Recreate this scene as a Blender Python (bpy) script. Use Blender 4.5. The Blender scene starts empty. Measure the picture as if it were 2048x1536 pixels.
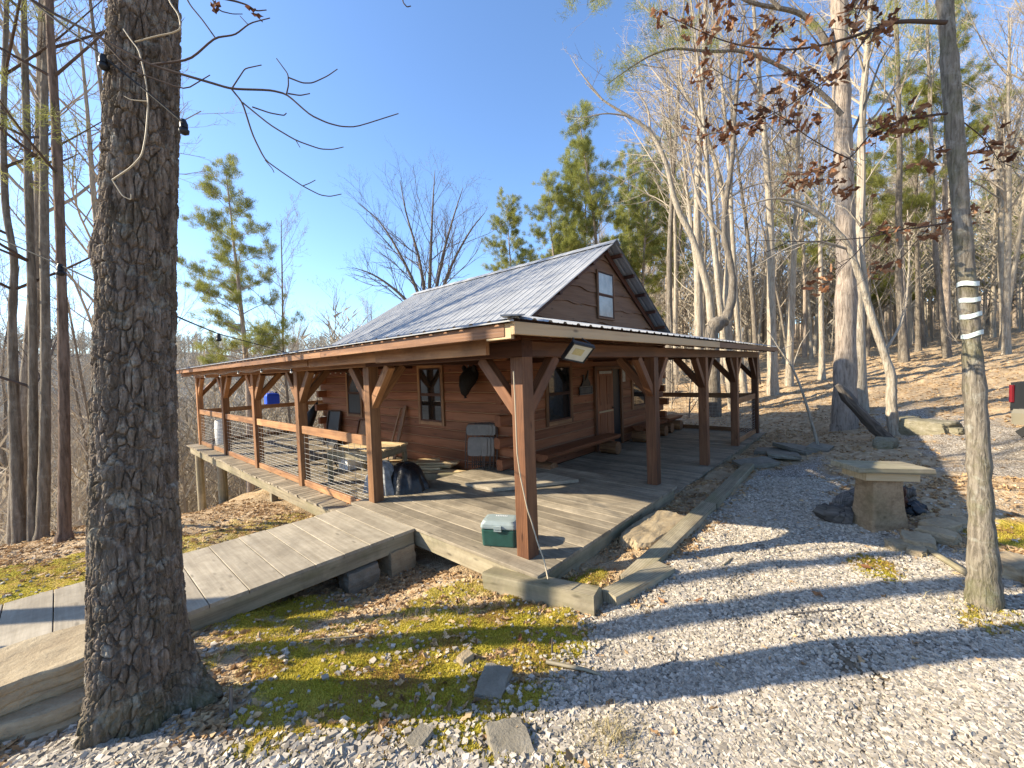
import bpy, math, random
import numpy as np
from mathutils import Vector, Matrix

# ------------------------------------------------------------------ scene, camera, light
S = bpy.context.scene
COL = S.collection
rad = math.radians
CAMP = np.array([-3.1654, -2.7021, 1.9133]); FPX = 813.3
YAW, PIT, ROL = 0.8393, -0.0322, -0.0358
Fv = np.array([math.sin(YAW)*math.cos(PIT), math.cos(YAW)*math.cos(PIT), math.sin(PIT)])
_R0 = np.array([math.cos(YAW), -math.sin(YAW), 0.0]); _U0 = np.cross(_R0, Fv)
Rv = math.cos(ROL)*_R0 + math.sin(ROL)*_U0
Uv = -math.sin(ROL)*_R0 + math.cos(ROL)*_U0
cd = bpy.data.cameras.new('camera'); cam = bpy.data.objects.new('camera', cd); COL.objects.link(cam)
cd.sensor_width = 36; cd.lens = 36*FPX/2048; cd.clip_start = 0.05; cd.clip_end = 3000
cam.matrix_world = Matrix(((Rv[0], Uv[0], -Fv[0], CAMP[0]), (Rv[1], Uv[1], -Fv[1], CAMP[1]), (Rv[2], Uv[2], -Fv[2], CAMP[2]), (0, 0, 0, 1)))
S.camera = cam

SUN_EL, SUN_AZ = rad(28), math.atan2(0.707, -0.707)       # direction towards the sun
sdir = Vector((math.cos(SUN_EL)*math.cos(SUN_AZ), math.cos(SUN_EL)*math.sin(SUN_AZ), math.sin(SUN_EL)))
ld = bpy.data.lights.new('sun', 'SUN'); sun = bpy.data.objects.new('sun', ld); COL.objects.link(sun)
ld.energy = 5.0; ld.angle = rad(0.53); ld.color = (1.0, 0.88, 0.68)
sun.rotation_euler = sdir.to_track_quat('Z', 'Y').to_euler(); sun.location = (-30, 25, 30)
W = bpy.data.worlds.new('World'); S.world = W; W.use_nodes = True
wt = W.node_tree; wbg = wt.nodes['Background']
sky = wt.nodes.new('ShaderNodeTexSky'); sky.sky_type = 'NISHITA'; sky.sun_disc = False
sky.sun_elevation = SUN_EL; sky.sun_rotation = math.atan2(sdir.x, sdir.y)
sky.air_density = 1.0; sky.dust_density = 0.7; sky.ozone_density = 5.2; sky.altitude = 300
wt.links.new(sky.outputs[0], wbg.inputs[0]); wbg.inputs[1].default_value = 0.15
S.view_settings.view_transform = 'Standard'; S.view_settings.look = 'None'
S.view_settings.exposure = 1.22; S.view_settings.gamma = 1
S.render.engine = 'CYCLES'
S.cycles.use_adaptive_sampling = True; S.cycles.adaptive_threshold = 0.008
S.cycles.max_bounces = 6; S.cycles.diffuse_bounces = 4; S.cycles.glossy_bounces = 3
S.cycles.transmission_bounces = 2; S.cycles.transparent_max_bounces = 4; S.cycles.use_denoising = True; S.cycles.denoising_prefilter = 'NONE'
S.cycles.caustics_reflective = False; S.cycles.caustics_refractive = False

rng = np.random.default_rng(7); random.seed(7)

def at(px, py, d):
    """point seen at photo pixel (px, py), d metres in front of the camera"""
    return CAMP + d*(Fv + Rv*(px-1024)/FPX - Uv*(py-768)/FPX)
def topx(P):
    d = np.asarray(P, float)-CAMP; z = d@Fv
    return 1024+FPX*(d@Rv)/z, 768-FPX*(d@Uv)/z, z

# ------------------------------------------------------------------ ground height
GP = np.array([(-3.2,-2.7,.32),(-2,-1.5,.13),(-3.0,.4,.06),(-.4,-1.0,-.13),(-.25,.5,-.29),(-.25,1.2,-.42),(-.25,2.3,-.5),(-.9,1.6,-.46),(-1.6,1.6,-.37),(-2.4,1.55,-.20),(1.4,-3.3,.05),(2.7,-2.7,.0),
(5,-1.2,-.17),(8,-.9,-.25),(11,-.7,-.2),(.6,-2,.02),(-6,-5,.5),(0,-7,.4),(3,2,-.45),(8,2,-.45),(-2,3.6,-.3),(-4.5,1.6,-.05),(-6.5,3,-.2),(-3.4,4,-.2),
(-.1,7,-.75),(-.1,11.4,-1.6),(-.1,14.4,-2.6),(3,8,-.7),(4,15,-2.4),(-3.0,6.2,-.35),(-3.2,7.6,-.55),(-3.2,8.6,-1.1),(-6,7,-.7),(-4,12,-3.0),(-4,20,-6.5),(-9,9,-2.2),(-9,15,-5.5),(0,25,-7.5),(-6,32,-12),(0,48,-17),(-20,20,-10),(-20,5,-3),
(12,25,-3.5),(20,42,-8),(14,14,-.3),(18,8,.25),(30,15,1.2),(17.6,.7,.5),(10.6,-3.5,.28),(15,-7,.8),(25,-8,1.7),(30,0,1.6),(42,-9,3.0),(42,8,2.4),(60,-10,4.6),(60,20,3.8),(85,0,6.5),(40,30,.5),(60,60,-3),(20,70,-20),(-15,60,-24),(-40,40,-22),(5,-15,.9),(25,-25,3),(-15,-12,.9),(60,-40,6),(-40,0,-8)], float)
_n = len(GP); _d2 = ((GP[:, None, :2]-GP[None, :, :2])**2).sum(-1)
_K = np.where(_d2 > 0, .5*_d2*np.log(_d2+1e-12), 0)+np.eye(_n)*.02
_Q = np.c_[np.ones(_n), GP[:, :2]]
_W = np.linalg.solve(np.block([[_K, _Q], [_Q.T, np.zeros((3, 3))]]), np.r_[GP[:, 2], 0, 0, 0])
def gz(x, y):
    x = np.asarray(x, float); y = np.asarray(y, float)
    d2 = (x[..., None]-GP[:, 0])**2+(y[..., None]-GP[:, 1])**2
    return (.5*d2*np.log(d2+1e-12))@_W[:-3]+_W[-3]+_W[-2]*x+_W[-1]*y
def _h2(ix, iy, s):
    v = np.sin(ix*127.1+iy*311.7+s*74.7)*43758.5453
    return v-np.floor(v)
def vnoise(x, y, s=0):
    ix = np.floor(x); iy = np.floor(y); fx = x-ix; fy = y-iy
    fx = fx*fx*(3-2*fx); fy = fy*fy*(3-2*fy)
    a = _h2(ix, iy, s); b = _h2(ix+1, iy, s); c = _h2(ix, iy+1, s); d = _h2(ix+1, iy+1, s)
    return (a*(1-fx)+b*fx)*(1-fy)+(c*(1-fx)+d*fx)*fy
def fbm(x, y, s=0, o=4):
    t = 0; a = .5
    for k in range(o): t = t+a*vnoise(x*2**k, y*2**k, s+k); a *= .5
    return t
def sstep(a, b, x):
    t = np.clip((x-a)/(b-a), 0, 1); return t*t*(3-2*t)
def gzn(x, y):
    x = np.asarray(x, float); y = np.asarray(y, float)
    r = np.hypot(x-CAMP[0], y-CAMP[1])
    return gz(x, y)+(fbm(x*1.6, y*1.6, 3)-.47)*(.05+.012*np.minimum(r, 30))

# ------------------------------------------------------------------ objects and meshes
WLOC = {}
def tag(o, label=None, cat=None, group=None, kind=None):
    if label: o['label'] = label
    if cat: o['category'] = cat
    if group: o['group'] = group
    if kind: o['kind'] = kind
    return o
def thing(name, label, cat, loc=(0, 0, 0), group=None, rotz=0):
    o = bpy.data.objects.new(name, None); o.empty_display_size = .1; COL.objects.link(o)
    o.location = loc; o.rotation_euler = (0, 0, rotz); WLOC[o.name] = np.array(loc, float)
    return tag(o, label, cat, group)
def link(name, me, mat, parent=None, local=False):
    """one mesh object; vertices are given in world space unless local"""
    o = bpy.data.objects.new(name, me); COL.objects.link(o)
    if mat is not None: me.materials.append(mat)
    if parent is not None:
        o.parent = parent
        off = WLOC.get(parent.name, np.zeros(3))
        if not local and np.any(off): me.transform(Matrix.Translation(Vector(-off)))
        WLOC[o.name] = off
    return o
def np_mesh(name, V, faces, smooth=False, attrs=None):
    """V (n,3); faces: list of int arrays (m,3)/(m,4)"""
    me = bpy.data.meshes.new(name); V = np.asarray(V, np.float32)
    faces = [np.asarray(f, np.int32) for f in faces if len(f)]
    lt = np.concatenate([np.full(len(f), f.shape[1], np.int32) for f in faces])
    li = np.concatenate([f.ravel() for f in faces])
    me.vertices.add(len(V)); me.vertices.foreach_set('co', V.ravel())
    me.loops.add(len(li)); me.loops.foreach_set('vertex_index', li)
    me.polygons.add(len(lt)); ls = np.zeros(len(lt), np.int32); ls[1:] = np.cumsum(lt)[:-1]
    me.polygons.foreach_set('loop_start', ls)
    try: me.polygons.foreach_set('loop_total', lt)
    except Exception: pass
    me.polygons.foreach_set('use_smooth', np.full(len(lt), bool(smooth)))
    for k, (typ, dom, data) in (attrs or {}).items():
        a = me.attributes.new(k, typ, dom)
        a.data.foreach_set('vector' if typ == 'FLOAT_VECTOR' else ('color' if typ == 'FLOAT_COLOR' else 'value'), np.asarray(data, np.float32).ravel())
    me.update(calc_edges=True); me.validate()
    return me
class MB:
    def __init__(s): s.v = []; s.f = []; s.g = []; s.r = []; s.sm = []
    def add(s, V, F, g=None, r=None, smooth=False):
        k = len(s.v); V = [tuple(map(float, p)) for p in V]
        s.v += V; s.f += [tuple(i+k for i in f) for f in F]
        r = random.random() if r is None else r
        off = np.array((random.uniform(0, 50), random.uniform(0, 50), random.uniform(0, 50)))
        g = np.asarray(V if g is None else g, float)+off
        s.g += g.tolist(); s.r += [r]*len(V); s.sm += [smooth]*len(F)
    def beam(s, p0, p1, w, h, up=(0, 0, 1), c=.006, r=None, taper=1.0, jit=0):
        p0 = np.asarray(p0, float); p1 = np.asarray(p1, float); t = p1-p0; L = np.linalg.norm(t); t = t/L
        up = np.asarray(up, float); up = up-t*(up@t)
        if np.linalg.norm(up) < 1e-6: up = np.array((1., 0, 0))-t*t[0]
        up = up/np.linalg.norm(up); sd = np.cross(t, up)
        a, b = w/2, h/2; c = min(c, a*.8, b*.8)
        sec = [(-a+c, -b), (a-c, -b), (a, -b+c), (a, b-c), (a-c, b), (-a+c, b), (-a, b-c), (-a, -b+c)] if c > 0 else [(-a, -b), (a, -b), (a, b), (-a, b)]
        n = len(sec); V = []; G = []
        for e, P in enumerate((p0, p1)):
            k = 1 if e == 0 else taper
            for (x, y) in sec:
                V.append(P+sd*x*k+up*y*k+(np.array([random.uniform(-jit, jit) for _ in range(3)]) if jit else 0)); G.append((e*L, x, y))
        F = [(i, (i+1) % n, n+(i+1) % n, n+i) for i in range(n)]+[tuple(range(n))[::-1], tuple(range(n, 2*n))]
        s.add(V, F, G, r)
    def box(s, lo, hi, c=.006, r=None, ax=0):
        lo = np.asarray(lo, float); hi = np.asarray(hi, float); m = (lo+hi)/2; d = hi-lo
        p0 = m.copy(); p1 = m.copy(); p0[ax] = lo[ax]; p1[ax] = hi[ax]
        if ax == 2: s.beam(p0, p1, d[1], d[0], up=(1, 0, 0), c=c, r=r)
        else: s.beam(p0, p1, d[1-ax], d[2], c=c, r=r)
    def tube(s, pts, radii, n=8, caps=True, smooth=True, r=None):
        P = np.asarray(pts, float); m = len(P); R = np.broadcast_to(np.asarray(radii, float), (m,))
        T = np.gradient(P, axis=0); T /= np.linalg.norm(T, axis=1)[:, None]+1e-12
        ref = np.array((0, 0, 1.)) if abs(T[0][2]) < .85 else np.array((1., 0, 0))
        V = []; G = []; Ln = 0
        for i in range(m):
            a = np.cross(T[i], ref); a /= np.linalg.norm(a)+1e-12; b = np.cross(T[i], a)
            if i: Ln += np.linalg.norm(P[i]-P[i-1])
            for k in range(n):
                q = 2*math.pi*k/n
                V.append(P[i]+R[i]*(a*math.cos(q)+b*math.sin(q))); G.append((Ln, R[i]*math.cos(q), R[i]*math.sin(q)))
        F = [(i*n+k, i*n+(k+1) % n, (i+1)*n+(k+1) % n, (i+1)*n+k) for i in range(m-1) for k in range(n)]
        s.add(V, F, G, r, smooth)
        if caps:
            s.add(V[:n], [tuple(range(n))], G[:n], r); s.add(V[-n:], [tuple(range(n))[::-1]], G[-n:], r)
    def prism(s, poly, vec, r=None):
        """closed polygon (list of 3d points) swept along vec"""
        n = len(poly); A = [np.asarray(p, float) for p in poly]; B = [p+np.asarray(vec, float) for p in A]
        s.add(A+B, [tuple(range(n))[::-1], tuple(range(n, 2*n))]+[(i, (i+1) % n, n+(i+1) % n, n+i) for i in range(n)], None, r)
    def build(s, name, mat, parent=None, label=None, local=False):
        me = bpy.data.meshes.new(name); me.from_pydata(s.v, [], s.f)
        a = me.attributes.new('g', 'FLOAT_VECTOR', 'POINT'); a.data.foreach_set('vector', np.array(s.g, np.float32).ravel())
        a = me.attributes.new('rnd', 'FLOAT', 'POINT'); a.data.foreach_set('value', np.array(s.r, np.float32))
        me.polygons.foreach_set('use_smooth', np.array(s.sm, bool)); me.update()
        import bmesh as _b
        bm = _b.new(); bm.from_mesh(me); _b.ops.recalc_face_normals(bm, faces=bm.faces); bm.to_mesh(me); bm.free()
        o = link(name, me, mat, parent, local)
        if label: o['label'] = label
        return o
def tubes_np(groups):
    """batched tubes: list of (P (n,3), R (n,), sides) -> V, [faces]"""
    by = {}
    for P, R, k in groups: by.setdefault((len(P), k), []).append((P, R))
    Vs = []; Fs = []; off = 0
    for (m, k), L in by.items():
        P = np.array([a for a, _ in L], float); R = np.array([b for _, b in L], float); B = len(P)
        T = np.gradient(P, axis=1); T /= np.linalg.norm(T, axis=2, keepdims=True)+1e-12
        ref = np.where(np.abs(T[:, :1, 2:3]) < .8, np.array((0, 0, 1.)), np.array((1., 0, 0)))
        ref = np.broadcast_to(ref, T.shape)
        a = np.cross(T, ref); a /= np.linalg.norm(a, axis=2, keepdims=True)+1e-12; b = np.cross(T, a)
        q = np.arange(k)*2*np.pi/k
        V = P[:, :, None]+R[:, :, None, None]*(a[:, :, None]*np.cos(q)[:, None]+b[:, :, None]*np.sin(q)[:, None])
        idx = off+np.arange(B*m*k).reshape(B, m, k); nx = np.roll(idx, -1, axis=2)
        Fs.append(np.stack([idx[:, :-1], nx[:, :-1], nx[:, 1:], idx[:, 1:]], -1).reshape(-1, 4))
        Vs.append(V.reshape(-1, 3)); off += B*m*k
    return np.concatenate(Vs), Fs

# ------------------------------------------------------------------ materials
def mat(name, col=(.5, .5, .5), rough=.7, metal=0, spec=.3):
    m = bpy.data.materials.new(name); m.use_nodes = True; nt = m.node_tree; b = nt.nodes['Principled BSDF']
    b.inputs['Base Color'].default_value = (*col, 1); b.inputs['Roughness'].default_value = rough
    b.inputs['Metallic'].default_value = metal; b.inputs['Specular IOR Level'].default_value = spec
    return m, nt, b
def nd(nt, typ, ins=None, **kw):
    n = nt.nodes.new('ShaderNode'+typ)
    for k, v in kw.items(): setattr(n, k, v)
    for k, v in (ins or {}).items():
        if hasattr(v, 'is_linked') or isinstance(v, bpy.types.NodeSocket): nt.links.new(v, n.inputs[k])
        else: n.inputs[k].default_value = v
    return n
def ramp(nt, fac, stops):
    n = nt.nodes.new('ShaderNodeValToRGB'); nt.links.new(fac, n.inputs[0]); e = n.color_ramp.elements
    while len(e) < len(stops): e.new(.5)
    for i, (p, c) in enumerate(stops): e[i].position = p; e[i].color = (*c, 1) if len(c) == 3 else c
    return n.outputs[0]
def mixc(nt, fac, a, b, mode='MIX'):
    n = nt.nodes.new('ShaderNodeMix'); n.data_type = 'RGBA'; n.blend_type = mode
    for s, v in ((0, fac), (6, a), (7, b)):
        if isinstance(v, bpy.types.NodeSocket): nt.links.new(v, n.inputs[s])
        else: n.inputs[s].default_value = (*v, 1) if (not isinstance(v, (int, float)) and len(v) == 3) else v
    return n.outputs[2]
def mth(nt, op, a, b=0.0, clamp=False):
    n = nt.nodes.new('ShaderNodeMath'); n.operation = op; n.use_clamp = clamp
    for i, v in enumerate((a, b)):
        if isinstance(v, bpy.types.NodeSocket): nt.links.new(v, n.inputs[i])
        else: n.inputs[i].default_value = v
    return n.outputs[0]
def bump(nt, b, h, dist=.01, st=1.0):
    n = nd(nt, 'Bump', {'Strength': st, 'Distance': dist}); nt.links.new(h, n.inputs['Height']); nt.links.new(n.outputs[0], b.inputs['Normal'])
def attr(nt, name, out='Fac'):
    n = nt.nodes.new('ShaderNodeAttribute'); n.attribute_name = name; return n.outputs[out]
def scaled(nt, vec, sc):
    n = nt.nodes.new('ShaderNodeMapping'); n.inputs['Scale'].default_value = sc; nt.links.new(vec, n.inputs[0]); return n.outputs[0]
def noise(nt, vec, sc=1, det=4, rough=.55, out=0, dist=0):
    n = nd(nt, 'TexNoise', {'Scale': sc, 'Detail': det, 'Roughness': rough, 'Distortion': dist}); nt.links.new(vec, n.inputs['Vector']); return n.outputs[out]
def wood(name, dark, mid, light, rough=.6, grain=1.0, var=.35, stain=None, stain_amt=.5, spec=.25, fine=28, patch=0):
    m, nt, b = mat(name, mid, rough, 0, spec)
    g = attr(nt, 'g', 'Vector'); rn = attr(nt, 'rnd')
    n1 = noise(nt, scaled(nt, g, (1.3, fine, fine)), 1, 5, .6, dist=.4)
    n2 = noise(nt, scaled(nt, g, (.6, 5, 5)), 1, 3, .5, dist=1.2)
    w = nd(nt, 'TexWave', {'Scale': 1.0, 'Distortion': 5.0, 'Detail': 2.0, 'Detail Scale': .6}, bands_direction='Y')
    nt.links.new(scaled(nt, g, (.35, 14, 9)), w.inputs['Vector'])
    f = mth(nt, 'ADD', mth(nt, 'MULTIPLY', n1, .55), mth(nt, 'ADD', mth(nt, 'MULTIPLY', n2, .35), mth(nt, 'MULTIPLY', w.outputs[1], .16*grain)))
    c = ramp(nt, f, [(.3, dark), (.52, mid), (.78, light)])
    k = nd(nt, 'TexVoronoi', {'Scale': 1.0, 'Randomness': 1.0}); nt.links.new(scaled(nt, g, (2.2, 7, 7)), k.inputs['Vector'])
    kn = ramp(nt, k.outputs['Distance'], [(.05, (1, 1, 1)), (.14, (0, 0, 0))])
    c = mixc(nt, mth(nt, 'MULTIPLY', kn, .7), c, tuple(x*.45 for x in dark))
    v = nd(nt, 'HueSaturation', {'Color': c}); v.inputs['Value'].default_value = 1
    nt.links.new(mth(nt, 'ADD', mth(nt, 'MULTIPLY', rn, 2*var), 1-var), v.inputs['Value'])
    c = v.outputs[0]
    if patch:
        tc = nt.nodes.new('ShaderNodeTexCoord'); s2 = noise(nt, tc.outputs['Object'], 1.7, 6, .7, dist=.6); s3 = noise(nt, tc.outputs['Object'], 14, 4, .7)
        c = mixc(nt, mth(nt, 'MULTIPLY', ramp(nt, mth(nt, 'ADD', mth(nt, 'MULTIPLY', s2, .75), mth(nt, 'MULTIPLY', s3, .25)), [(.44, (0, 0, 0)), (.62, (1, 1, 1))]), patch), c, (.085, .07, .05))
    if stain:
        s = noise(nt, scaled(nt, g, (1.1, 2.2, 2.2)), 1.3, 5, .65)
        c = mixc(nt, mth(nt, 'MULTIPLY', ramp(nt, s, [(.45, (0, 0, 0)), (.7, (1, 1, 1))]), stain_amt), c, stain)
    nt.links.new(c, b.inputs['Base Color'])
    bump(nt, b, f, .006, .7)
    return m
M = {}
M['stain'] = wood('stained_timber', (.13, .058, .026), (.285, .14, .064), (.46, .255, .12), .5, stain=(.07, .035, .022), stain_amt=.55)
M['stain_shaded'] = wood('shaded_stained_timber', (.075, .029, .015), (.17, .074, .036), (.285, .138, .068), .5, stain=(.05, .026, .018), stain_amt=.6)  # same timber, with the shade of the porch front put into its colour
M['log'] = wood('red_brown_log', (.13, .042, .018), (.25, .092, .041), (.36, .148, .068), .5, var=.22)
M['dark'] = wood('dark_timber', (.035, .014, .009), (.07, .028, .016), (.11, .045, .025), .55)
M['siding'] = wood('brown_siding', (.10, .05, .026), (.17, .092, .05), (.24, .14, .08), .6, var=.15)
M['deck'] = wood('weathered_deck', (.20, .165, .115), (.34, .285, .205), (.47, .405, .305), .75, var=.26, grain=.4, patch=.5, stain=(.12, .10, .075), stain_amt=.55, fine=36)
M['ply'] = wood('weathered_boardwalk', (.30, .255, .185), (.42, .365, .275), (.52, .46, .365), .8, var=.1, grain=.12, patch=.38, stain=(.20, .165, .12), stain_amt=.5)
M['grey'] = wood('silver_timber', (.16, .13, .085), (.30, .255, .17), (.43, .375, .26), .8, var=.2, patch=.45, stain=(.14, .14, .06), stain_amt=.5)
M['pale'] = wood('pale_pine', (.20, .115, .055), (.36, .235, .125), (.48, .34, .19), .55, grain=2.2, var=.1)
M['board'] = wood('raw_lumber', (.38, .25, .12), (.58, .43, .24), (.70, .56, .36), .6, var=.25)
M['stump'] = wood('stump_wood', (.20, .13, .07), (.36, .25, .145), (.46, .34, .205), .8, var=.1, grain=.1, stain=(.17, .14, .07), stain_amt=.5)
M['old'] = wood('grey_driftwood', (.05, .042, .036), (.11, .095, .08), (.19, .165, .14), .85, var=.2)
def plain(name, col, rough=.5, metal=0, spec=.4, nz=0, sc=20, bmp=0):
    m, nt, b = mat(name, col, rough, metal, spec)
    if nz:
        tc = nt.nodes.new('ShaderNodeTexCoord'); n = noise(nt, tc.outputs['Object'], sc, 4, .6)
        c = ramp(nt, n, [(.25, tuple(x*(1-nz) for x in col)), (.75, tuple(min(1, x*(1+nz)) for x in col))])
        nt.links.new(c, b.inputs['Base Color'])
        if bmp: bump(nt, b, n, bmp, .6)
    return m
M['chink'] = plain('log_caulk', (.36, .20, .11), .8)
M['curtain_reflection'] = plain('curtain_reflection_glass', (.30, .29, .25), .18, 0, .8, .35, 3.5)  # pale curtained pane, reflected trees painted into the colour as mottling
M['black'] = plain('black_metal', (.012, .012, .013), .45, 0, .4)
M['wire'] = plain('galvanised_wire', (.34, .33, .31), .45, .6, .5)
M['glass'] = plain('dark_glass', (.010, .011, .012), .035, 0, .9)
M['screen'] = plain('insect_screen', (.035, .037, .04), .5, 0, .4, .3, 60)
M['blue'] = plain('blue_plastic', (.03, .11, .85), .35, 0, .5, .08, 12)
M['white'] = plain('white_plastic', (.72, .72, .70), .5, 0, .4, .08, 9)
M['green'] = plain('green_plastic', (.02, .075, .06), .42, 0, .5, .2, 14)
M['lid'] = plain('pale_grey_plastic', (.27, .32, .31), .5, 0, .4, .12, 18)
M['tape'] = plain('white_tape', (.56, .62, .58), .6, 0, .3, .3, 45)
M['cord'] = plain('tan_cord', (.42, .35, .24), .6)
M['red'] = plain('red_lens', (.16, .006, .012), .25, 0, .6)
M['paint'] = plain('dark_car_paint', (.018, .020, .022), .2, .2, .6)
M['bumper'] = plain('tan_bumper', (.27, .24, .17), .35, .3, .5)
M['rubber'] = plain('rubber', (.015, .015, .015), .8)
M['cloth'] = plain('grey_tarp', (.30, .31, .31), .7, 0, .25, .55, 9, .01)
M['bag'] = plain('black_bag', (.010, .010, .011), .4, 0, .5, .3, 14, .02)
M['vinyl'] = plain('grey_vinyl', (.20, .185, .165), .6, 0, .3, .2, 12)
M['frame'] = plain('brown_steel', (.07, .05, .04), .4, .5, .5)
M['paper'] = plain('printed_paper', (.55, .52, .46), .7, 0, .3, .45, 40)
M['tank'] = plain('grey_tank', (.22, .24, .25), .45, .1, .4, .1, 10)
M['bulb'] = plain('clear_bulb', (.80, .80, .76), .12, 0, .6)
M['hide'] = plain('black_hide', (.012, .010, .009), .7, 0, .3, .4, 25, .02)
M['flood'] = plain('flood_reflector', (.60, .60, .52), .3, .1, .5, .1, 6)
M['led'] = plain('led_plate', (.52, .45, .22), .4, 0, .4, .15, 80)
# metal roof
m, nt, b = mat('galvanised_roof', (.5, .5, .49), .62, .05, .3)
tc = nt.nodes.new('ShaderNodeTexCoord')
n1 = noise(nt, tc.outputs['Object'], 1.4, 5, .6); n2 = noise(nt, scaled(nt, tc.outputs['Object'], (1, 9, 1)), 2.2, 4, .6)
f = mth(nt, 'ADD', mth(nt, 'MULTIPLY', n1, .6), mth(nt, 'MULTIPLY', n2, .4))
nt.links.new(ramp(nt, f, [(.3, (.24, .245, .25)), (.55, (.32, .325, .33)), (.8, (.40, .405, .41))]), b.inputs['Base Color'])
nt.links.new(ramp(nt, n2, [(.3, (.55,)*3), (.7, (.7,)*3)]), b.inputs['Roughness']); M['roof'] = m
# rock
def rockmat(name, a, bcol, c, sc=3.0):
    m, nt, b = mat(name, a, .9, 0, .2); tc = nt.nodes.new('ShaderNodeTexCoord'); o = tc.outputs['Object']
    n1 = noise(nt, o, sc, 8, .65); n2 = noise(nt, scaled(nt, o, (1, 1, 5)), sc*2, 5, .6); n3 = noise(nt, o, sc*12, 4, .7)
    f = mth(nt, 'ADD', mth(nt, 'MULTIPLY', n1, .5), mth(nt, 'ADD', mth(nt, 'MULTIPLY', n2, .3), mth(nt, 'MULTIPLY', n3, .2)))
    nt.links.new(ramp(nt, f, [(.32, a), (.5, bcol), (.68, c)]), b.inputs['Base Color']); bump(nt, b, f, .03, .9); return m
M['sand'] = rockmat('sandstone', (.17, .125, .075), (.33, .26, .165), (.47, .39, .26))
M['slate'] = rockmat('grey_flagstone', (.13, .115, .085), (.215, .19, .145), (.31, .28, .225), 5)
M['mossrock'] = rockmat('mossy_stone', (.12, .11, .06), (.22, .195, .13), (.33, .30, .235), 6)
# bark
def barkmat(name, dark, mid, light, sc=1.0, moss=0, plate=True, lichen=0):
    m, nt, b = mat(name, mid, .9, 0, .15); tc = nt.nodes.new('ShaderNodeTexCoord'); o = tc.outputs['Object']
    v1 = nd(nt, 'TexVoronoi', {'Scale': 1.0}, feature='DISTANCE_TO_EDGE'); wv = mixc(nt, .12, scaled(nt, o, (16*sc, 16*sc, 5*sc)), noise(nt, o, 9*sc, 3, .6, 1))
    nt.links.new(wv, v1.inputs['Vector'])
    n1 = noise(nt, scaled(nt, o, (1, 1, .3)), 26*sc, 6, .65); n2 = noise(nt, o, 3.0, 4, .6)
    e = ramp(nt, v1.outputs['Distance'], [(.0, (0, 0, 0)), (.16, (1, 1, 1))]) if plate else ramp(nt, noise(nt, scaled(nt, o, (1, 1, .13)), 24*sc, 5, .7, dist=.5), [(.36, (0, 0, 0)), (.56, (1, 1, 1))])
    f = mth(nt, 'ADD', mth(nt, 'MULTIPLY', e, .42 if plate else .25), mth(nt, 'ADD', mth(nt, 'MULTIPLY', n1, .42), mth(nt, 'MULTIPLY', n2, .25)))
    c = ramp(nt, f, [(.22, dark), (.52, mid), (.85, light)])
    if lichen:
        c = mixc(nt, mth(nt, 'MULTIPLY', ramp(nt, noise(nt, o, 11, 4, .6), [(.56, (0, 0, 0)), (.66, (1, 1, 1))]), lichen), c, (.42, .42, .36))
    if moss:
        mk = ramp(nt, noise(nt, o, 4.5, 5, .7), [(.48, (0, 0, 0)), (.62, (1, 1, 1))])
        c = mixc(nt, mth(nt, 'MULTIPLY', mk, moss), c, (.10, .10, .028))
        z = nd(nt, 'SeparateXYZ', {0: o}).outputs[2]
        lo = mth(nt, 'MULTIPLY', ramp(nt, z, [(.0, (1, 1, 1)), (.45, (0, 0, 0))]), ramp(nt, noise(nt, o, 6, 4, .7), [(.35, (0, 0, 0)), (.6, (1, 1, 1))]))
        c = mixc(nt, mth(nt, 'MULTIPLY', lo, .75), c, (.085, .095, .02))
    nt.links.new(c, b.inputs['Base Color']); bump(nt, b, f, .03/sc, 1.0); return m
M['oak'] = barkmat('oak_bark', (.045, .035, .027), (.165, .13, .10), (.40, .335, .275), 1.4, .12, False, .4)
M['right'] = barkmat('grey_bark', (.06, .05, .038), (.20, .17, .13), (.34, .30, .24), 2.2, .35, False, .3)
M['pinebark'] = barkmat('pine_bark', (.12, .092, .07), (.34, .275, .215), (.50, .42, .34), .8, 0, False)
M['red_bark'] = barkmat('red_brown_bark', (.06, .042, .032), (.165, .115, .085), (.28, .205, .16), .9, 0, False)
M['pale_bark'] = barkmat('pale_grey_bark', (.17, .14, .105), (.37, .315, .24), (.54, .475, .375), .8, 0, False, .4)
M['dark_bark'] = barkmat('brown_grey_bark', (.085, .068, .052), (.19, .16, .125), (.32, .275, .22), .8, 0, False, .2)
M['twig'] = plain('grey_twig', (.34, .29, .225), .9, 0, .1, .25, 2)
M['twig_mid'] = plain('brown_grey_twig', (.17, .138, .112), .85, 0, .1, .25, 3)
M['twig_dark'] = plain('brown_twig', (.085, .062, .05), .85, 0, .1, .25, 3)
def leafmat(name, cols, transl=.3, vein=False):
    m, nt, b = mat(name, cols[1], .7, 0, .2); r = attr(nt, 'rnd')
    c = ramp(nt, r, [(0, cols[0]), (.5, cols[1]), (1, cols[2])]); nt.links.new(c, b.inputs['Base Color'])
    t = nd(nt, 'BsdfTranslucent', {'Color': c}); mx = nd(nt, 'MixShader', {0: transl}); out = nt.nodes['Material Output']
    nt.links.new(b.outputs[0], mx.inputs[1]); nt.links.new(t.outputs[0], mx.inputs[2]); nt.links.new(mx.outputs[0], out.inputs[0]); return m
M['needle'] = leafmat('pine_needle', ((.14, .155, .038), (.28, .295, .07), (.45, .44, .135)), .35)
M['leaf'] = leafmat('brown_oak_leaf', ((.10, .042, .022), (.24, .11, .055), (.42, .235, .125)), .4)
M['litter'] = leafmat('dry_leaf', ((.23, .14, .07), (.46, .305, .16), (.64, .47, .27)), .15)
M['stone'] = leafmat('limestone_chip', ((.19, .165, .13), (.37, .325, .26), (.56, .50, .415)), 0.0)
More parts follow.
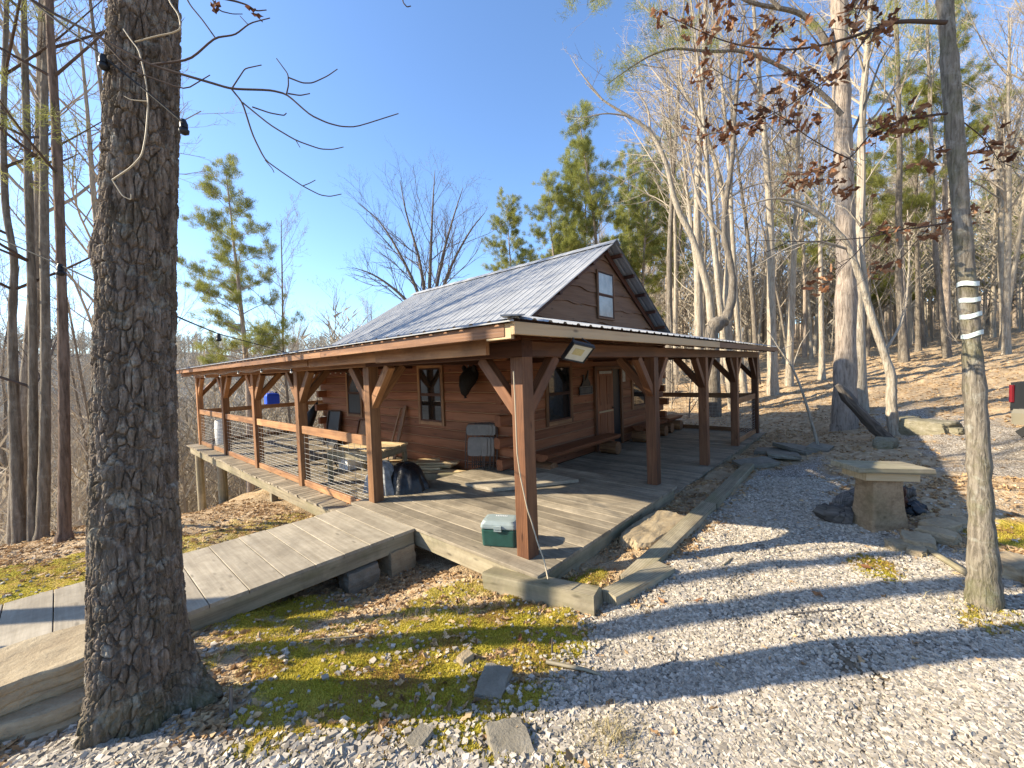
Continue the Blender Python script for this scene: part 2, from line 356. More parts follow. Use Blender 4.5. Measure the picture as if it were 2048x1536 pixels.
M['mosstuft'] = leafmat('moss', ((.34, .20, .075), (.40, .345, .03), (.58, .48, .09)), .3)
M['dryg'] = leafmat('dry_grass', ((.30, .24, .12), (.42, .35, .19), (.55, .47, .28)), .3)
# ------------------------------------------------------------------ ground regions
def pdist(x, y, poly):
    """signed distance to polygon, positive inside"""
    p = np.array(poly, float); n = len(p); d = np.full(x.shape, 1e9); ins = np.zeros(x.shape, bool)
    for i in range(n):
        a = p[i]; c = p[(i+1) % n]; e = c-a; wx = x-a[0]; wy = y-a[1]
        t = np.clip((wx*e[0]+wy*e[1])/(e@e), 0, 1); d = np.minimum(d, np.hypot(wx-e[0]*t, wy-e[1]*t))
        cr = ((a[1] > y) != (c[1] > y)) & (x < (c[0]-a[0])*(y-a[1])/(c[1]-a[1]+1e-12)+a[0]); ins ^= cr
    return np.where(ins, d, -d)
PG = [(-.31,-.97),(.5,-1.22),(5.9,-1.06),(7.4,-1.8),(4.2,-2.3),(2.9,-2.75),(2.5,-3.3),(2.0,-3.7),(1.5,-5),(-1,-6),(-6,-4),(-6,0),(-3.9,.45),(-3.2,.6),(-2.62,.05),(-2.3,-.66),(-1.6,-1.05),(-.75,-1.15)]
PM = [(-2.7,.85),(-1.7,.75),(-.9,.15),(-.5,-.2),(-.5,-1.05),(-1.2,-1.35),(-1.9,-1.4),(-2.25,-1.1),(-2.45,-.6),(-2.75,0)]
PD = [(7.0,-4.8),(7.2,-3.6),(8.6,-3.3),(11.4,-2.8),(14,-2.6),(14,-3.4),(11.5,-4.2),(9.5,-5.2)]
def blob(x, y, cx, cy, rx, ry): return 1-np.hypot((x-cx)/rx, (y-cy)/ry)
def regions(x, y):
    n1 = fbm(x*2.3, y*2.3, 11); n2 = fbm(x*7, y*7, 21); n3 = fbm(x*.9, y*.9, 31)
    jit = (n1-.47)*1.0+(n2-.47)*.45
    gr = sstep(-.22, .22, pdist(x, y, PG)+jit*.7)
    gr = np.maximum(gr, sstep(-.3, .3, pdist(x, y, PD)+jit*1.2)*.85)
    gr = np.maximum(gr, .8*sstep(-.1, .3, pdist(x, y, [(6.2,-3.4),(7.2,-3.6),(7.4,-4.8),(5.6,-4.6)])+jit))
    mo = sstep(-.12, .16, pdist(x, y, PM)+jit*.9)*sstep(.30, .43, n1*.6+n2*.4+.05)
    for (cx, cy, rx, ry, k) in ((1.55,-2.68,.32,.2,1.1), (1.08,-3.35,.25,.22,.9), (3.2,-3.8,.5,.35,1), (-3.4,4.2,1.2,1.0,.95), (-1.9,1.35,.85,.4,.95), (-1.4,4.2,1.6,1.0,.6), (.2,-.55,.4,.2,.8), (-2.55,-.1,.25,.35,1.2), (-1.75,-1.75,.35,.2,.9), (-5,4,2,1.5,.7), (-.9,.35,.5,.4,.7)):
        mo = np.maximum(mo, k*sstep(-.25, .45, blob(x, y, cx, cy, rx, ry)+jit*1.5)*sstep(.34, .5, n1*.5+n2*.5+.06))
    mo = np.clip(mo, 0, 1)
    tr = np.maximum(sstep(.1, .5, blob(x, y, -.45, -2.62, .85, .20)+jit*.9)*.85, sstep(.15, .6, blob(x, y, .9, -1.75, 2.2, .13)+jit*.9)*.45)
    return gr, mo, tr, n1, n2, n3

xs = np.unique(np.concatenate([np.linspace(-90, -12, 40), np.linspace(-12, -4.5, 70), np.linspace(-4.5, 3.5, 215), np.linspace(3.5, 14, 150), np.linspace(14, 45, 110), np.linspace(45, 160, 50)]))
ys = np.unique(np.concatenate([np.linspace(-90, -12, 36), np.linspace(-12, -5, 50), np.linspace(-5, 2.2, 200), np.linspace(2.2, 9, 130), np.linspace(9, 24, 60), np.linspace(24, 160, 55)]))
X, Y = np.meshgrid(xs, ys); Z = gzn(X, Y)
gr, mo, tr, n1, n2, n3 = regions(X, Y)
near = np.hypot(X-CAMP[0], Y-CAMP[1]) < 9
Z = Z+np.where(near, (n2-.47)*.035*(1-gr*.6)+mo*.02*(.5+n2), 0)
nx, ny = len(xs), len(ys); I = np.arange(nx*ny).reshape(ny, nx)
F = np.stack([I[:-1, :-1], I[:-1, 1:], I[1:, 1:], I[1:, :-1]], -1).reshape(-1, 4)
mk = np.stack([gr, mo, tr, np.ones_like(gr)], -1).reshape(-1, 4)
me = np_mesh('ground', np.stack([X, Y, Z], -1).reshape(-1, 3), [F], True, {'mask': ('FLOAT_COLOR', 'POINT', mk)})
m, nt, b = mat('forest_ground', (.2, .15, .1), .95, 0, .1)
tc = nt.nodes.new('ShaderNodeTexCoord'); o = tc.outputs['Object']
sep = nd(nt, 'SeparateColor', {0: attr(nt, 'mask', 'Color')})
v1 = nd(nt, 'TexVoronoi', {'Scale': 1.0}); nt.links.new(scaled(nt, o, (11, 11, 11)), v1.inputs['Vector'])
v2 = nd(nt, 'TexVoronoi', {'Scale': 1.0}); nt.links.new(scaled(nt, o, (42, 42, 42)), v2.inputs['Vector'])
na = noise(nt, o, .7, 5, .6); nb = noise(nt, o, 9, 6, .7); nf = noise(nt, o, 60, 4, .7)
leafc = ramp(nt, nd(nt, 'SeparateColor', {0: v1.outputs['Color']}).outputs[0], [(0, (.26, .175, .105)), (.45, (.44, .32, .20)), (.8, (.55, .42, .275)), (1, (.64, .52, .37))])
leafc = mixc(nt, mth(nt, 'MULTIPLY', ramp(nt, nb, [(.3, (1, 1, 1)), (.62, (0, 0, 0))]), .5), leafc, (.14, .105, .07))
leafc = mixc(nt, .45, leafc, ramp(nt, na, [(.3, (.36, .26, .15)), (.7, (.58, .42, .245))]))
grc = ramp(nt, nd(nt, 'SeparateColor', {0: v2.outputs['Color']}).outputs[0], [(0, (.20, .18, .15)), (.35, (.39, .35, .295)), (.75, (.57, .52, .45)), (1, (.68, .63, .55))])
grc = mixc(nt, ramp(nt, v2.outputs['Distance'], [(.40, (0, 0, 0)), (.7, (1, 1, 1))]), grc, (.15, .13, .105))
grc = mixc(nt, mth(nt, 'MULTIPLY', ramp(nt, nb, [(.5, (0, 0, 0)), (.7, (1, 1, 1))]), .5), grc, (.20, .165, .115))
moc = ramp(nt, nf, [(.25, (.15, .14, .015)), (.5, (.36, .31, .03)), (.75, (.52, .43, .08))])
moc = mixc(nt, mth(nt, 'MULTIPLY', ramp(nt, noise(nt, o, 2.6, 4, .6), [(.45, (0, 0, 0)), (.62, (1, 1, 1))]), .75), moc, (.36, .21, .075))
c = mixc(nt, sep.outputs[0], leafc, grc)
c = mixc(nt, sep.outputs[1], c, moc)
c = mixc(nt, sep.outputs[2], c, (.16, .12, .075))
nt.links.new(c, b.inputs['Base Color'])
hgt = mth(nt, 'ADD', mth(nt, 'MULTIPLY', v2.outputs['Distance'], -.5), mth(nt, 'ADD', mth(nt, 'MULTIPLY', nb, .8), mth(nt, 'MULTIPLY', nf, .35)))
bump(nt, b, hgt, .035, .9)
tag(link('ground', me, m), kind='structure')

# distant wooded ridge beyond the valley
th = np.linspace(rad(40), rad(190), 160); rr = np.linspace(95, 420, 26)
TH, RR = np.meshgrid(th, rr)
top = 18+5*sstep(rad(70), rad(150), TH)+5*(fbm(TH*9, RR*.01, 5)-.47)
HZ = -26+(top+26)*sstep(95, 300, RR)-10*sstep(330, 420, RR)+3*(fbm(TH*30, RR*.05, 8)-.47)
HX = CAMP[0]+RR*np.cos(TH); HY = CAMP[1]+RR*np.sin(TH)
I = np.arange(HX.size).reshape(HX.shape)
me = np_mesh('hills', np.stack([HX, HY, HZ], -1).reshape(-1, 3), [np.stack([I[:-1, :-1], I[1:, :-1], I[1:, 1:], I[:-1, 1:]], -1).reshape(-1, 4)], True)
m, nt, b = mat('hillside', (.2, .17, .13), 1, 0, 0); tc = nt.nodes.new('ShaderNodeTexCoord')
nt.links.new(ramp(nt, noise(nt, tc.outputs['Object'], .12, 6, .7), [(.3, (.32, .285, .23)), (.7, (.48, .44, .36))]), b.inputs['Base Color'])
tag(link('hills', me, m), kind='structure')

# ------------------------------------------------------------------ scattered ground cover
def scatter_solids(name, P, size, flat, mt, kind='stuff', tone=None):
    """P (n,3) points, angular 8 corner chips"""
    n = len(P)
    base = np.array([(x, y, z) for z in (-1, 1) for y in (-1, 1) for x in (-1, 1)], float)*.5
    V = base[None]*(1+rng.uniform(-.38, .38, (n, 8, 3)))
    V = V*size[:, None, None]*np.stack([np.ones(n), rng.uniform(.6, 1, n), flat], -1)[:, None]
    ang = rng.uniform(0, 6.283, n); tx = rng.normal(0, .35, n)
    ca, sa = np.cos(ang)[:, None], np.sin(ang)[:, None]; ct, st_ = np.cos(tx)[:, None], np.sin(tx)[:, None]
    y, z = V[..., 1]*ct-V[..., 2]*st_, V[..., 1]*st_+V[..., 2]*ct
    V = np.stack([V[..., 0]*ca-y*sa, V[..., 0]*sa+y*ca, z], -1)+P[:, None]
    q = np.array([(0, 1, 5, 4), (1, 3, 7, 5), (3, 2, 6, 7), (2, 0, 4, 6), (4, 5, 7, 6)])
    F = (np.arange(n)[:, None, None]*8+q[None]).reshape(-1, 4)
    r = rng.uniform(0, 1, n) if tone is None else tone
    me = np_mesh(name, V.reshape(-1, 3), [F], False, {'rnd': ('FLOAT', 'POINT', np.repeat(r, 8))})
    return link(name, me, mt)
def cover_z(x, y):
    gr, mo, tr, n1, n2, n3 = regions(x, y)
    near = np.hypot(x-CAMP[0], y-CAMP[1]) < 9
    return gzn(x, y)+np.where(near, (n2-.47)*.035*(1-gr*.6)+mo*.02*(.5+n2), 0), gr, mo, tr
def keep_view(x, y, z, mrg=60):
    d = np.stack([x, y, z], -1)-CAMP; w = d@Fv
    u = 1024+FPX*(d@Rv)/np.maximum(w, .01); v = 768-FPX*(d@Uv)/np.maximum(w, .01)
    return (w > .3) & (u > -mrg) & (u < 2048+mrg) & (v < 1536+mrg*2)
# crushed limestone
N = 900000
r = 1.2+7.5*rng.random(N)**1.35; a = rng.uniform(rad(-48), rad(100), N)
x = CAMP[0]+r*np.cos(a); y = CAMP[1]+r*np.sin(a); z, gr_, mo_, tr_ = cover_z(x, y)
nn = .6*fbm(x*2.1, y*2.1, 77)+.4*fbm(x*8, y*8, 78)
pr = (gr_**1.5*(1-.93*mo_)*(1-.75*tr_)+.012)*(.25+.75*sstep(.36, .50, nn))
k = (rng.random(N) < pr) & keep_view(x, y, z) & ~((x > -.3) & (y > -1.0) & (x < 6.2)) 
x, y, z, r = x[k], y[k], z[k], r[k]; n = len(x)
big = np.clip(1.5-np.hypot(x+3.0, y-.2)*.42, 0, 1)
sz = (.0065+.0105*rng.random(n)**2)*(1+.7*big*rng.random(n))+.0012*r
st = scatter_solids('gravel', np.stack([x, y, z+sz*.15], -1), sz*1.25, rng.uniform(.5, .9, n), M['stone'], tone=np.clip(rng.normal(.5, .27, n), 0, 1))
tag(st, 'pale grey crushed limestone spread over the foreground drive', 'gravel', kind='stuff')
# dead leaves
def leaves_mesh(name, P, size, mt, up=.35, tone=None, lobes=True):
    n = len(P)
    prof = np.array([(0, 0), (.25, .16), (.42, .10), (.6, .24), (.78, .1), (1, 0)]) if lobes else np.array([(0, 0), (.3, .2), (.6, .2), (1, 0)])
    L = len(prof)
    ctr = np.stack([prof[:, 0]-.5, 0*prof[:, 0], -.10*np.sin(prof[:, 0]*3.14)], -1)
    lf = np.stack([prof[:, 0]-.5+.06, prof[:, 1], .12*prof[:, 1]/.24+0*prof[:, 0]], -1); rt = lf*np.array((1, -1, 1))
    base = np.concatenate([ctr, lf[1:-1], rt[1:-1]])
    V = np.repeat(base[None], n, 0)+rng.normal(0, .035, (n, len(base), 3)); V[:, :, 2] *= rng.uniform(-.6, 1.8, n)[:, None]; V *= size[:, None, None]
    al, be, ga = rng.uniform(0, 6.283, n), rng.normal(0, up, n), rng.normal(0, up, n)
    def rot(V, a, i, j):
        c, s = np.cos(a)[:, None], np.sin(a)[:, None]; Q = V.copy(); Q[..., i] = V[..., i]*c-V[..., j]*s; Q[..., j] = V[..., i]*s+V[..., j]*c; return Q
    V = rot(rot(rot(V, be, 0, 2), ga, 1, 2), al, 0, 1)+P[:, None]
    k = L-2; q = []; t = []
    for s, sg in ((L, 1), (L+k, -1)):
        t += [(0, 1, s)[::sg], (L-2, L-1, s+k-1)[::sg]]
        for i in range(k-1): q.append((i+1, i+2, s+i+1, s+i)[::sg])
    nb_ = len(base); o_ = np.arange(n)[:, None, None]*nb_
    Fq = (o_+np.array(q)[None]).reshape(-1, 4); Ft = (o_+np.array(t)[None]).reshape(-1, 3)
    rr_ = rng.random(n) if tone is None else tone
    me = np_mesh(name, V.reshape(-1, 3), [Fq, Ft], False, {'rnd': ('FLOAT', 'POINT', np.repeat(rr_, nb_))})
    return me
N = 120000
r = 1.5+34*rng.random(N)**1.7; a = rng.uniform(rad(-20), rad(100), N)
x = CAMP[0]+r*np.cos(a); y = CAMP[1]+r*np.sin(a); z, gr_, mo_, tr_ = cover_z(x, y)
pr = (1-gr_)*(1-.95*mo_)*(.25+.75*sstep(.3, .55, fbm(x*1.3, y*1.3, 55)))+.018
onplat = (x > -.25) & (y > -.2) & (x < 10.8) & (y < 14.4)
k = (rng.random(N) < pr*np.where(r < 4.5, .55, 1)) & keep_view(x, y, z) & ~onplat & ~((r < 3.2) & (gr_ > .5) & (rng.random(N) < .55))
x, y, z, r = x[k], y[k], z[k], r[k]; n = len(x)
me = leaves_mesh('leaf_litter', np.stack([x, y, z+.012], -1), (.045+.05*rng.random(n))*(1+.012*r), M['litter'], .3, tone=np.clip(rng.normal(.45, .25, n), 0, 1))
tag(link('leaf_litter', me, M['litter']), 'dry brown leaves carpeting the forest floor and cabin edges', 'dead leaves', kind='stuff')
# moss: short upright tufts
N = 900000
x = rng.uniform(-4.2, 3.5, N); y = rng.uniform(-3.9, 5, N); z, gr_, mo_, tr_ = cover_z(x, y)
k = (rng.random(N) < mo_*np.where(y > 2, .3, 1)) & keep_view(x, y, z) & ~((x > -.28) & (y > -.3)); x, y, z = x[k], y[k], z[k]; n = len(x)
h = .006+.014*rng.random(n); an = rng.uniform(0, 6.283, n); w = .0045
V = np.stack([np.stack([x-np.cos(an)*w, y-np.sin(an)*w, z-.004], -1), np.stack([x+np.cos(an)*w, y+np.sin(an)*w, z-.004], -1), np.stack([x+rng.normal(0, .008, n), y+rng.normal(0, .008, n), z+h], -1)], 1)
me = np_mesh('moss', V.reshape(-1, 3), [np.arange(n*3).reshape(n, 3)], False, {'rnd': ('FLOAT', 'POINT', np.repeat(np.clip(rng.normal(.52, .2, n)+2.4*(fbm(x*3, y*3, 9)-.45), 0, 1), 3))})
tag(link('moss', me, M['mosstuft']), 'low yellow green moss growing over the ground', 'moss', kind='stuff')
# dry grass blades
def grass(name, cx, cy, n, spread, hh, label):
    a = rng.normal(0, spread, (n, 2)); x = cx+a[:, 0]; y = cy+a[:, 1]; z = cover_z(x, y)[0]-.01
    an = rng.uniform(0, 6.283, n); L = hh*rng.uniform(.4, 1.1, n); ln = rng.normal(0, .5, (n, 2)); w = .0022
    b0 = np.stack([x, y, z], -1); sd = np.stack([np.cos(an)*w, np.sin(an)*w, 0*an], -1)
    md = b0+np.stack([ln[:, 0]*L*.4, ln[:, 1]*L*.4, L*.6], -1); tp = b0+np.stack([ln[:, 0]*L*1.2, ln[:, 1]*L*1.2, L*.75], -1)
    V = np.stack([b0-sd, b0+sd, md-sd*.7, md+sd*.7, tp], 1); o_ = np.arange(n)[:, None]*5
    me = np_mesh(name, V.reshape(-1, 3), [o_+np.array((0, 1, 3, 2)), o_+np.array((2, 3, 4))], False, {'rnd': ('FLOAT', 'POINT', np.repeat(rng.random(n), 5))})
    return tag(link(name, me, M['dryg']), label, 'dry grass', kind='stuff')
grass('dry_grass', -1.45, -1.72, 260, .085, .11, 'straw coloured dry grass clump on the gravel near the camera')
gx = rng.uniform(-2.6, 1.4, 60); gy = rng.uniform(-3.4, .8, 60)
for (cx, cy, n) in ((1.15, -3.15, 120), (-1.2, .2, 90), (2.2, -2.9, 120)):
    grass('dry_grass', cx, cy, n, .13, .10, {1.15: 'dry grass blades at the foot of the taped tree', -1.2: 'dry grass blades in the moss beside the boardwalk', 2.2: 'dry grass blades among the stones by the slab pedestal'}[cx])
# ------------------------------------------------------------------ the cabin
cabin = thing('log_cabin', 'red brown log cabin with galvanised roof and wraparound timber porch', 'cabin')
DF, WL, WR, WB = 2.6, 2.6, 10.0, 10.67          # front wall y, left / right wall x, back wall y
ZD = -.2                                        # deck level; the corner platform is z = 0
RX, RZ, RS = 6.42, 5.10, .61                    # ridge x, height, slope
def roofz(x): return RZ-RS*abs(x-RX)
def logs_wall(name, p0, p1, nrm, parent=cabin, ext=(0, 0), courses=14, hh=.212, par=0):
    mb = MB(); ch = MB(); p0 = np.array(p0, float); p1 = np.array(p1, float); t = (p1-p0)/np.linalg.norm(p1-p0); n = np.array(nrm, float)
    for i in range(courses):
        z = ZD+hh*(i+.5); e0 = e1 = -.01
        if i % 2 == par:
            e0, e1 = random.uniform(.18, .36), random.uniform(.18, .36)
        up = np.array((0, 0, 1.)); a = p0-t*e0*ext[0]+up*z-n*.075; b_ = p1+t*e1*ext[1]+up*z-n*.075
        mb.beam(a, b_, .15, hh-.004, c=.022)
        if i: ch.beam(p0+t*.02+up*(ZD+hh*i)-n*.013, p1-t*.02+up*(ZD+hh*i)-n*.013, .014, .018, c=.003)
    o = mb.build(name, M['log'], parent); c = ch.build('chinking', M['chink'], o); return o
logs_wall('log_wall', (WL, DF, 0), (WL, WB, 0), (-1, 0, 0), ext=(1, 1), par=0)
logs_wall('log_wall', (WL, DF, 0), (WR, DF, 0), (0, -1, 0), ext=(1, 1), par=1)
logs_wall('log_wall', (WR, DF, 0), (WR, WB, 0), (1, 0, 0), ext=(1, 1), par=0)
logs_wall('log_wall', (WL, WB, 0), (WR, WB, 0), (0, 1, 0), ext=(1, 1), par=1)
fl = MB(); fl.box((WL+.16, DF+.16, ZD-.25), (WR-.16, WB-.16, ZD-.02)); fl.build('floor_frame', M['dark'], cabin)
# gable siding: wavy live edge boards, each lapping the one below
def gable(y0, sgn):
    mb = MB(); zb = 2.62; i = 0; N_ = 120
    xs_ = np.linspace(2.7, 10.14, N_)
    while zb < 4.95:
        zt = zb+.41
        lo = zb+.030*np.sin(xs_*2.1+i*1.7)+.022*np.sin(xs_*4.7+i*2.9)+.012*np.sin(xs_*9.3+i)
        hi = np.minimum(zt+.06, RZ-.10-RS*np.abs(xs_-RX)); V = []; F_ = []; G = []
        cols = [(x, l, h) for x, l, h in zip(xs_, lo, hi) if h > l+.01]
        for (x, l, h) in cols:
            yf = y0-sgn*.052; V += [(x, yf, l), (x, y0-sgn*.012, h), (x, y0, l)]; G += [(x, 0, l), (x, 0, h), (x, .1, l)]
        for k in range(len(cols)-1):
            a = k*3; F_ += [(a, a+3, a+4, a+1), (a+2, a+5, a+3, a)]
        if len(cols) > 1: mb.add(V, F_, G)
        zb = zt; i += 1
    return mb.build('gable_siding', M['siding'], cabin)
gable(DF, 1); gable(WB, -1)
# corrugated metal
def corrugated(name, pos, start, end, along, mt=M['roof'], pitch=.23, hrib=.018, up=(0, 0, 1)):
    """ribs every pitch; pos = (lo, hi) across, start/end(s) -> 3d point for across position s"""
    prof = [(0, 0), (.022, 1), (.052, 1), (.074, 0), (.15, 0), (.155, .25), (.165, .25), (.17, 0)]; s = pos[0]; V = []; L = []
    up = np.array(up, float)
    while s < pos[1]:
        for d, h in prof:
            q = s+d
            if q > pos[1]: break
            a = np.asarray(start(q), float)+up*h*hrib; b_ = np.asarray(end(q), float)+up*h*hrib; L.append((a, b_))
        s += pitch
    V = [p for ab in L for p in ab]; mb = MB()
    F_ = [(2*i, 2*i+2, 2*i+3, 2*i+1) for i in range(len(L)-1)]
    mb.add(V, F_, None, .5)
    return mb.build(name, mt, cabin)
YR0, YR1 = 2.18, 10.9
XL0 = 2.80
corrugated('main_roof', (YR0, YR1), lambda y: (XL0-.25, y, roofz(XL0-.25)), lambda y: (RX, y, RZ), 'x')
corrugated('main_roof', (YR0, YR1), lambda y: (RX, y, RZ), lambda y: (10.14, y, roofz(10.14)), 'x')
rc_ = MB(); rc_.prism([(RX-.2, YR0-.02, RZ-.085), (RX-.19, YR0-.02, RZ-.07), (RX, YR0-.02, RZ+.05), (RX+.19, YR0-.02, RZ-.07), (RX+.2, YR0-.02, RZ-.085), (RX, YR0-.02, RZ+.038)], (0, YR1-YR0+.04, 0), .5); rc_.build('ridge_cap', M['roof'], cabin)
EX, EZ, LS = -.70, 2.325, .168                  # porch eave x, height, slope (left side)
EY, FS = -.52, .215                             # front eave y, slope
HIP = (WL-EX)/(DF-EY)
def lz(x): return EZ+LS*(x-EX)
def fz(y): return EZ+FS*(y-EY)
XT = 2.86
corrugated('porch_roof', (EY, 14.95), lambda y: (EX, y, EZ), lambda y: ((EX+(y-EY)*HIP, y, lz(EX+(y-EY)*HIP)) if y < DF-.1 else ((XT, y, lz(XT)) if y < WB else (XT-(y-WB)*.8, y, lz(XT-(y-WB)*.8)))), 'x')
corrugated('porch_roof', (EX+.02, 11.45), lambda x: (x, EY, EZ+.015), lambda x: ((x, EY+(x-EX)/HIP, fz(EY+(x-EX)/HIP)+.015) if x < WL-.1 else (x, DF-.06, fz(DF-.06)+.015)), 'y')
corrugated('porch_roof', (EX+.5, 11.3), lambda x: (x, 14.95, EZ), lambda x: (x, WB+.02 if x > XT else 14.95-(x-EX)*1.0, lz(XT) if x > XT else EZ+LS*(x-EX)), 'y')
# hip flashing and drip edges
hf = MB(); hf.beam((EX-.02, EY-.02, EZ+.035), (WL, DF-.1, lz(WL)+.05), .20, .012, c=.003, r=.5); hf.build('hip_flashing', M['roof'], cabin)
de = MB(); de.box((EX-.006, EY-.01, EZ-.010), (EX+.004, 14.97, EZ+.002), .001, .5, 1); de.build('drip_edge', M['roof'], cabin)
# fascia boards
fa = MB(); fa.box((EX+.045, EY+.14, EZ-.125), (EX+.085, 3.2, EZ-.012), .004, .45, 1); fa.box((EX+.045, 3.205, EZ-.125), (EX+.085, 8.4, EZ-.012), .004, .3, 1); fa.box((EX+.045, 8.405, EZ-.125), (EX+.085, 14.9, EZ-.012), .004, .5, 1); fa.build('left_fascia', M['stain'], cabin)
fb = MB(); fb.box((EX+.30, EY+.62, 2.075), (EX+.345, 2.15, 2.235), .004, .7, 1); fb.box((EX+.31, 2.16, 2.09), (EX+.35, 4.3, 2.235), .004, .9, 1); fb.box((EX+.30, 4.31, 2.10), (EX+.345, 14.7, 2.235), .004, .5, 1); fb.build('rafter_board', M['stain'], cabin)
pf = MB(); pf.box((EX+.04, EY+.02, EZ-.112), (5.2, EY+.06, EZ-.004), .004, .6, 0); pf.build('front_fascia', M['pale'], cabin, 'pale pine fascia with bold knots')
pf = MB(); pf.box((5.21, EY+.022, EZ-.112), (11.42, EY+.058, EZ-.004), .004, .3, 0); pf.build('front_fascia', M['siding'], cabin)
cb = MB(); cb.box((EX+.052, EY+.07, EZ-.145), (EX+.09, EY+.36, EZ-.012), .004, .8, 1); cb.build('corner_block', M['pale'], cabin, 'pale sawn end block under the roof corner')
# beams
bm_ = MB(); bm_.box((-.083, -.083, 2.05), (.083, 3.0, 2.215), .008, .4, 1); bm_.build('porch_beam', M['dark'], cabin)
bm_ = MB(); bm_.box((-.08, 3.003, 2.052), (.08, 8.4, 2.21), .008, .5, 1); bm_.box((-.08, 8.403, 2.052), (.08, 14.5, 2.21), .008, .4, 1); bm_.build('porch_beam', M['stain'], cabin)
bm_ = MB(); bm_.box((.086, -.08, 2.05), (5.8, .08, 2.21), .008, .3, 0); bm_.box((5.803, -.08, 2.05), (10.80, .08, 2.21), .008, .2, 0); bm_.build('porch_beam', M['stain_shaded'], cabin)
bm_ = MB(); bm_.box((.1, 14.30, 2.052), (10.6, 14.44, 2.2), .008, .3, 0); bm_.build('porch_beam', M['stain'], cabin)
for y in (3.01, 5.75, 8.44, 11.2): bm_ = MB(); bm_.box((.09, y-.055, 2.06), (WL-.02, y+.055, 2.19), .006, None, 0); bm_.build('tie_beam', M['dark'], cabin)
for x in (3.22, 5.83, 8.33): bm_ = MB(); bm_.box((x-.055, .09, 2.06), (x+.055, DF-.02, 2.19), .006, None, 1); bm_.build('tie_beam', M['dark'], cabin)
rf = MB()
for y in np.arange(2.7, 14.6, .61): rf.beam((EX+.1, y, lz(EX+.1)-.085), (WL-.03, y, lz(WL-.03)-.085), .04, .13, c=.004)
for x in np.arange(2.7, 11.3, .61): rf.beam((x, EY+.08, fz(EY+.08)-.085), (x, DF-.03, fz(DF-.03)-.085), .04, .13, c=.004)
rf.beam((EX+.1, EY+.1, EZ-.085), (WL, DF, lz(WL)-.1), .05, .13, c=.004)
for k in range(1, 5):
    q = k*.62; rf.beam((EX+.1, EY+q, lz(EX+.1)-.085), (EX+q*HIP-.05, EY+q, lz(EX+q*HIP)-.085), .04, .12, c=.004); rf.beam((EX+q, EY+.08, fz(EY+.08)-.085), (EX+q, EY+q/HIP-.05, fz(EY+q/HIP)-.085), .04, .12, c=.004)
rf.build('rafter', M['dark'], cabin)
for d in (.35, 1.05, 1.75, 2.45, 3.15):
    for sg in (-1, 1):
        if sg < 0 and d > 3: continue
        x = RX+sg*d; pu = MB(); pu.box((x-.045, YR0+.04, roofz(x)-.115), (x+.045, DF-.055, roofz(x)-.03), .004, None, 1); pu.build('purlin', M['dark'], cabin)
bg = MB()
for sg in (-1, 1): bg.beam((RX, DF-.075, RZ-.17), (RX+sg*3.55, DF-.075, RZ-.17-RS*3.55), .035, .16, up=(sg*RS, 0, 1), c=.004)
bg.build('rake_board', M['dark'], cabin)
# posts and braces
def brace(mb, base, d, z0, z1, run, w=.11, h=.125):
    d = np.array(d, float); b0 = np.array(base, float)+d*.03; mb.beam(b0+np.array((0, 0, z0)), b0+d*run+np.array((0, 0, z1)), w, h, up=(-d[0], -d[1], .8), c=.006)
def post(x, y, z0, dirs, w=.166, lab=None, mt='stain'):
    mb = MB(); mb.beam((x, y, z0), (x, y, 2.049), w, w, up=(1, 0, 0), c=.007); o = mb.build('post', M[mt], cabin, lab)
    for d in dirs:
        k = MB(); brace(k, (x, y, 0), d, 1.46, 2.05, .52); br = k.build('brace', M[mt], o)
    return o
post(0, 0, 0, ((1, 0, 0), (0, 1, 0)), lab='corner post with a cord running down it', mt='stain_shaded')
for y, z in ((3.01, 0), (5.75, ZD), (8.44, ZD), (11.2, ZD)): post(0, y, z, ((0, 1, 0), (0, -1, 0), (1, 0, 0)))
post(0, 14.36, ZD, ((0, -1, 0), (1, 0, 0)))
for x, z in ((3.22, 0), (5.83, ZD), (8.33, ZD)): post(x, 0, z, ((1, 0, 0), (-1, 0, 0), (0, 1, 0)), mt='stain_shaded')
post(10.68, 0, ZD, ((-1, 0, 0), (0, 1, 0)), mt='stain_shaded')
for x in (3.4, 6.8, 10.4): post(x, 14.36, ZD, ((1, 0, 0), (-1, 0, 0)))
# railings
def railing(p0, p1, mesh=True):
    p0 = np.array(p0, float); p1 = np.array(p1, float); u = (p1-p0)/np.linalg.norm(p1-p0); L = np.linalg.norm(p1-p0)
    z = lambda q: np.array((0, 0, q))
    mb = MB(); mb.beam(p0+z(.915), p1+z(.915), .05, .15, c=.005); o = mb.build('railing', M['stain'], cabin)
    if mesh:
        k = MB(); k.beam(p0+z(-.13), p1+z(-.13), .05, .12, c=.005)
        for q in (.3, .7): k.beam(p0+u*L*q+z(ZD), p0+u*L*q+z(-.19), .05, .09, up=(1, 0, 0))
        k.build('bottom_rail', M['stain'], o)
        wm = MB()
        for zz in (-.05, 0, .05, .11, .18, .26, .35, .45, .55, .66, .77): wm.tube([p0+z(zz), p1+z(zz)], .0034, 5, False, r=.5)
        for q in np.arange(.1, L, .2): wm.tube([p0+u*q+z(-.07), p0+u*q+z(.84)], .003, 5, False, r=.5)
        wm.build('wire_mesh', M['wire'], o)
for a, b_ in ((3.10, 5.66), (5.84, 8.35), (8.53, 11.11), (11.29, 14.27)): railing((-.02, a, 0), (-.02, b_, 0))
railing((8.42, 0, 0), (10.59, 0, 0)); railing((10.68, .09, 0), (10.68, 2.85, 0)); railing((.09, 14.36, 0), (3.31, 14.36, 0)); railing((3.49, 14.36, 0), (6.7, 14.36, 0), False)
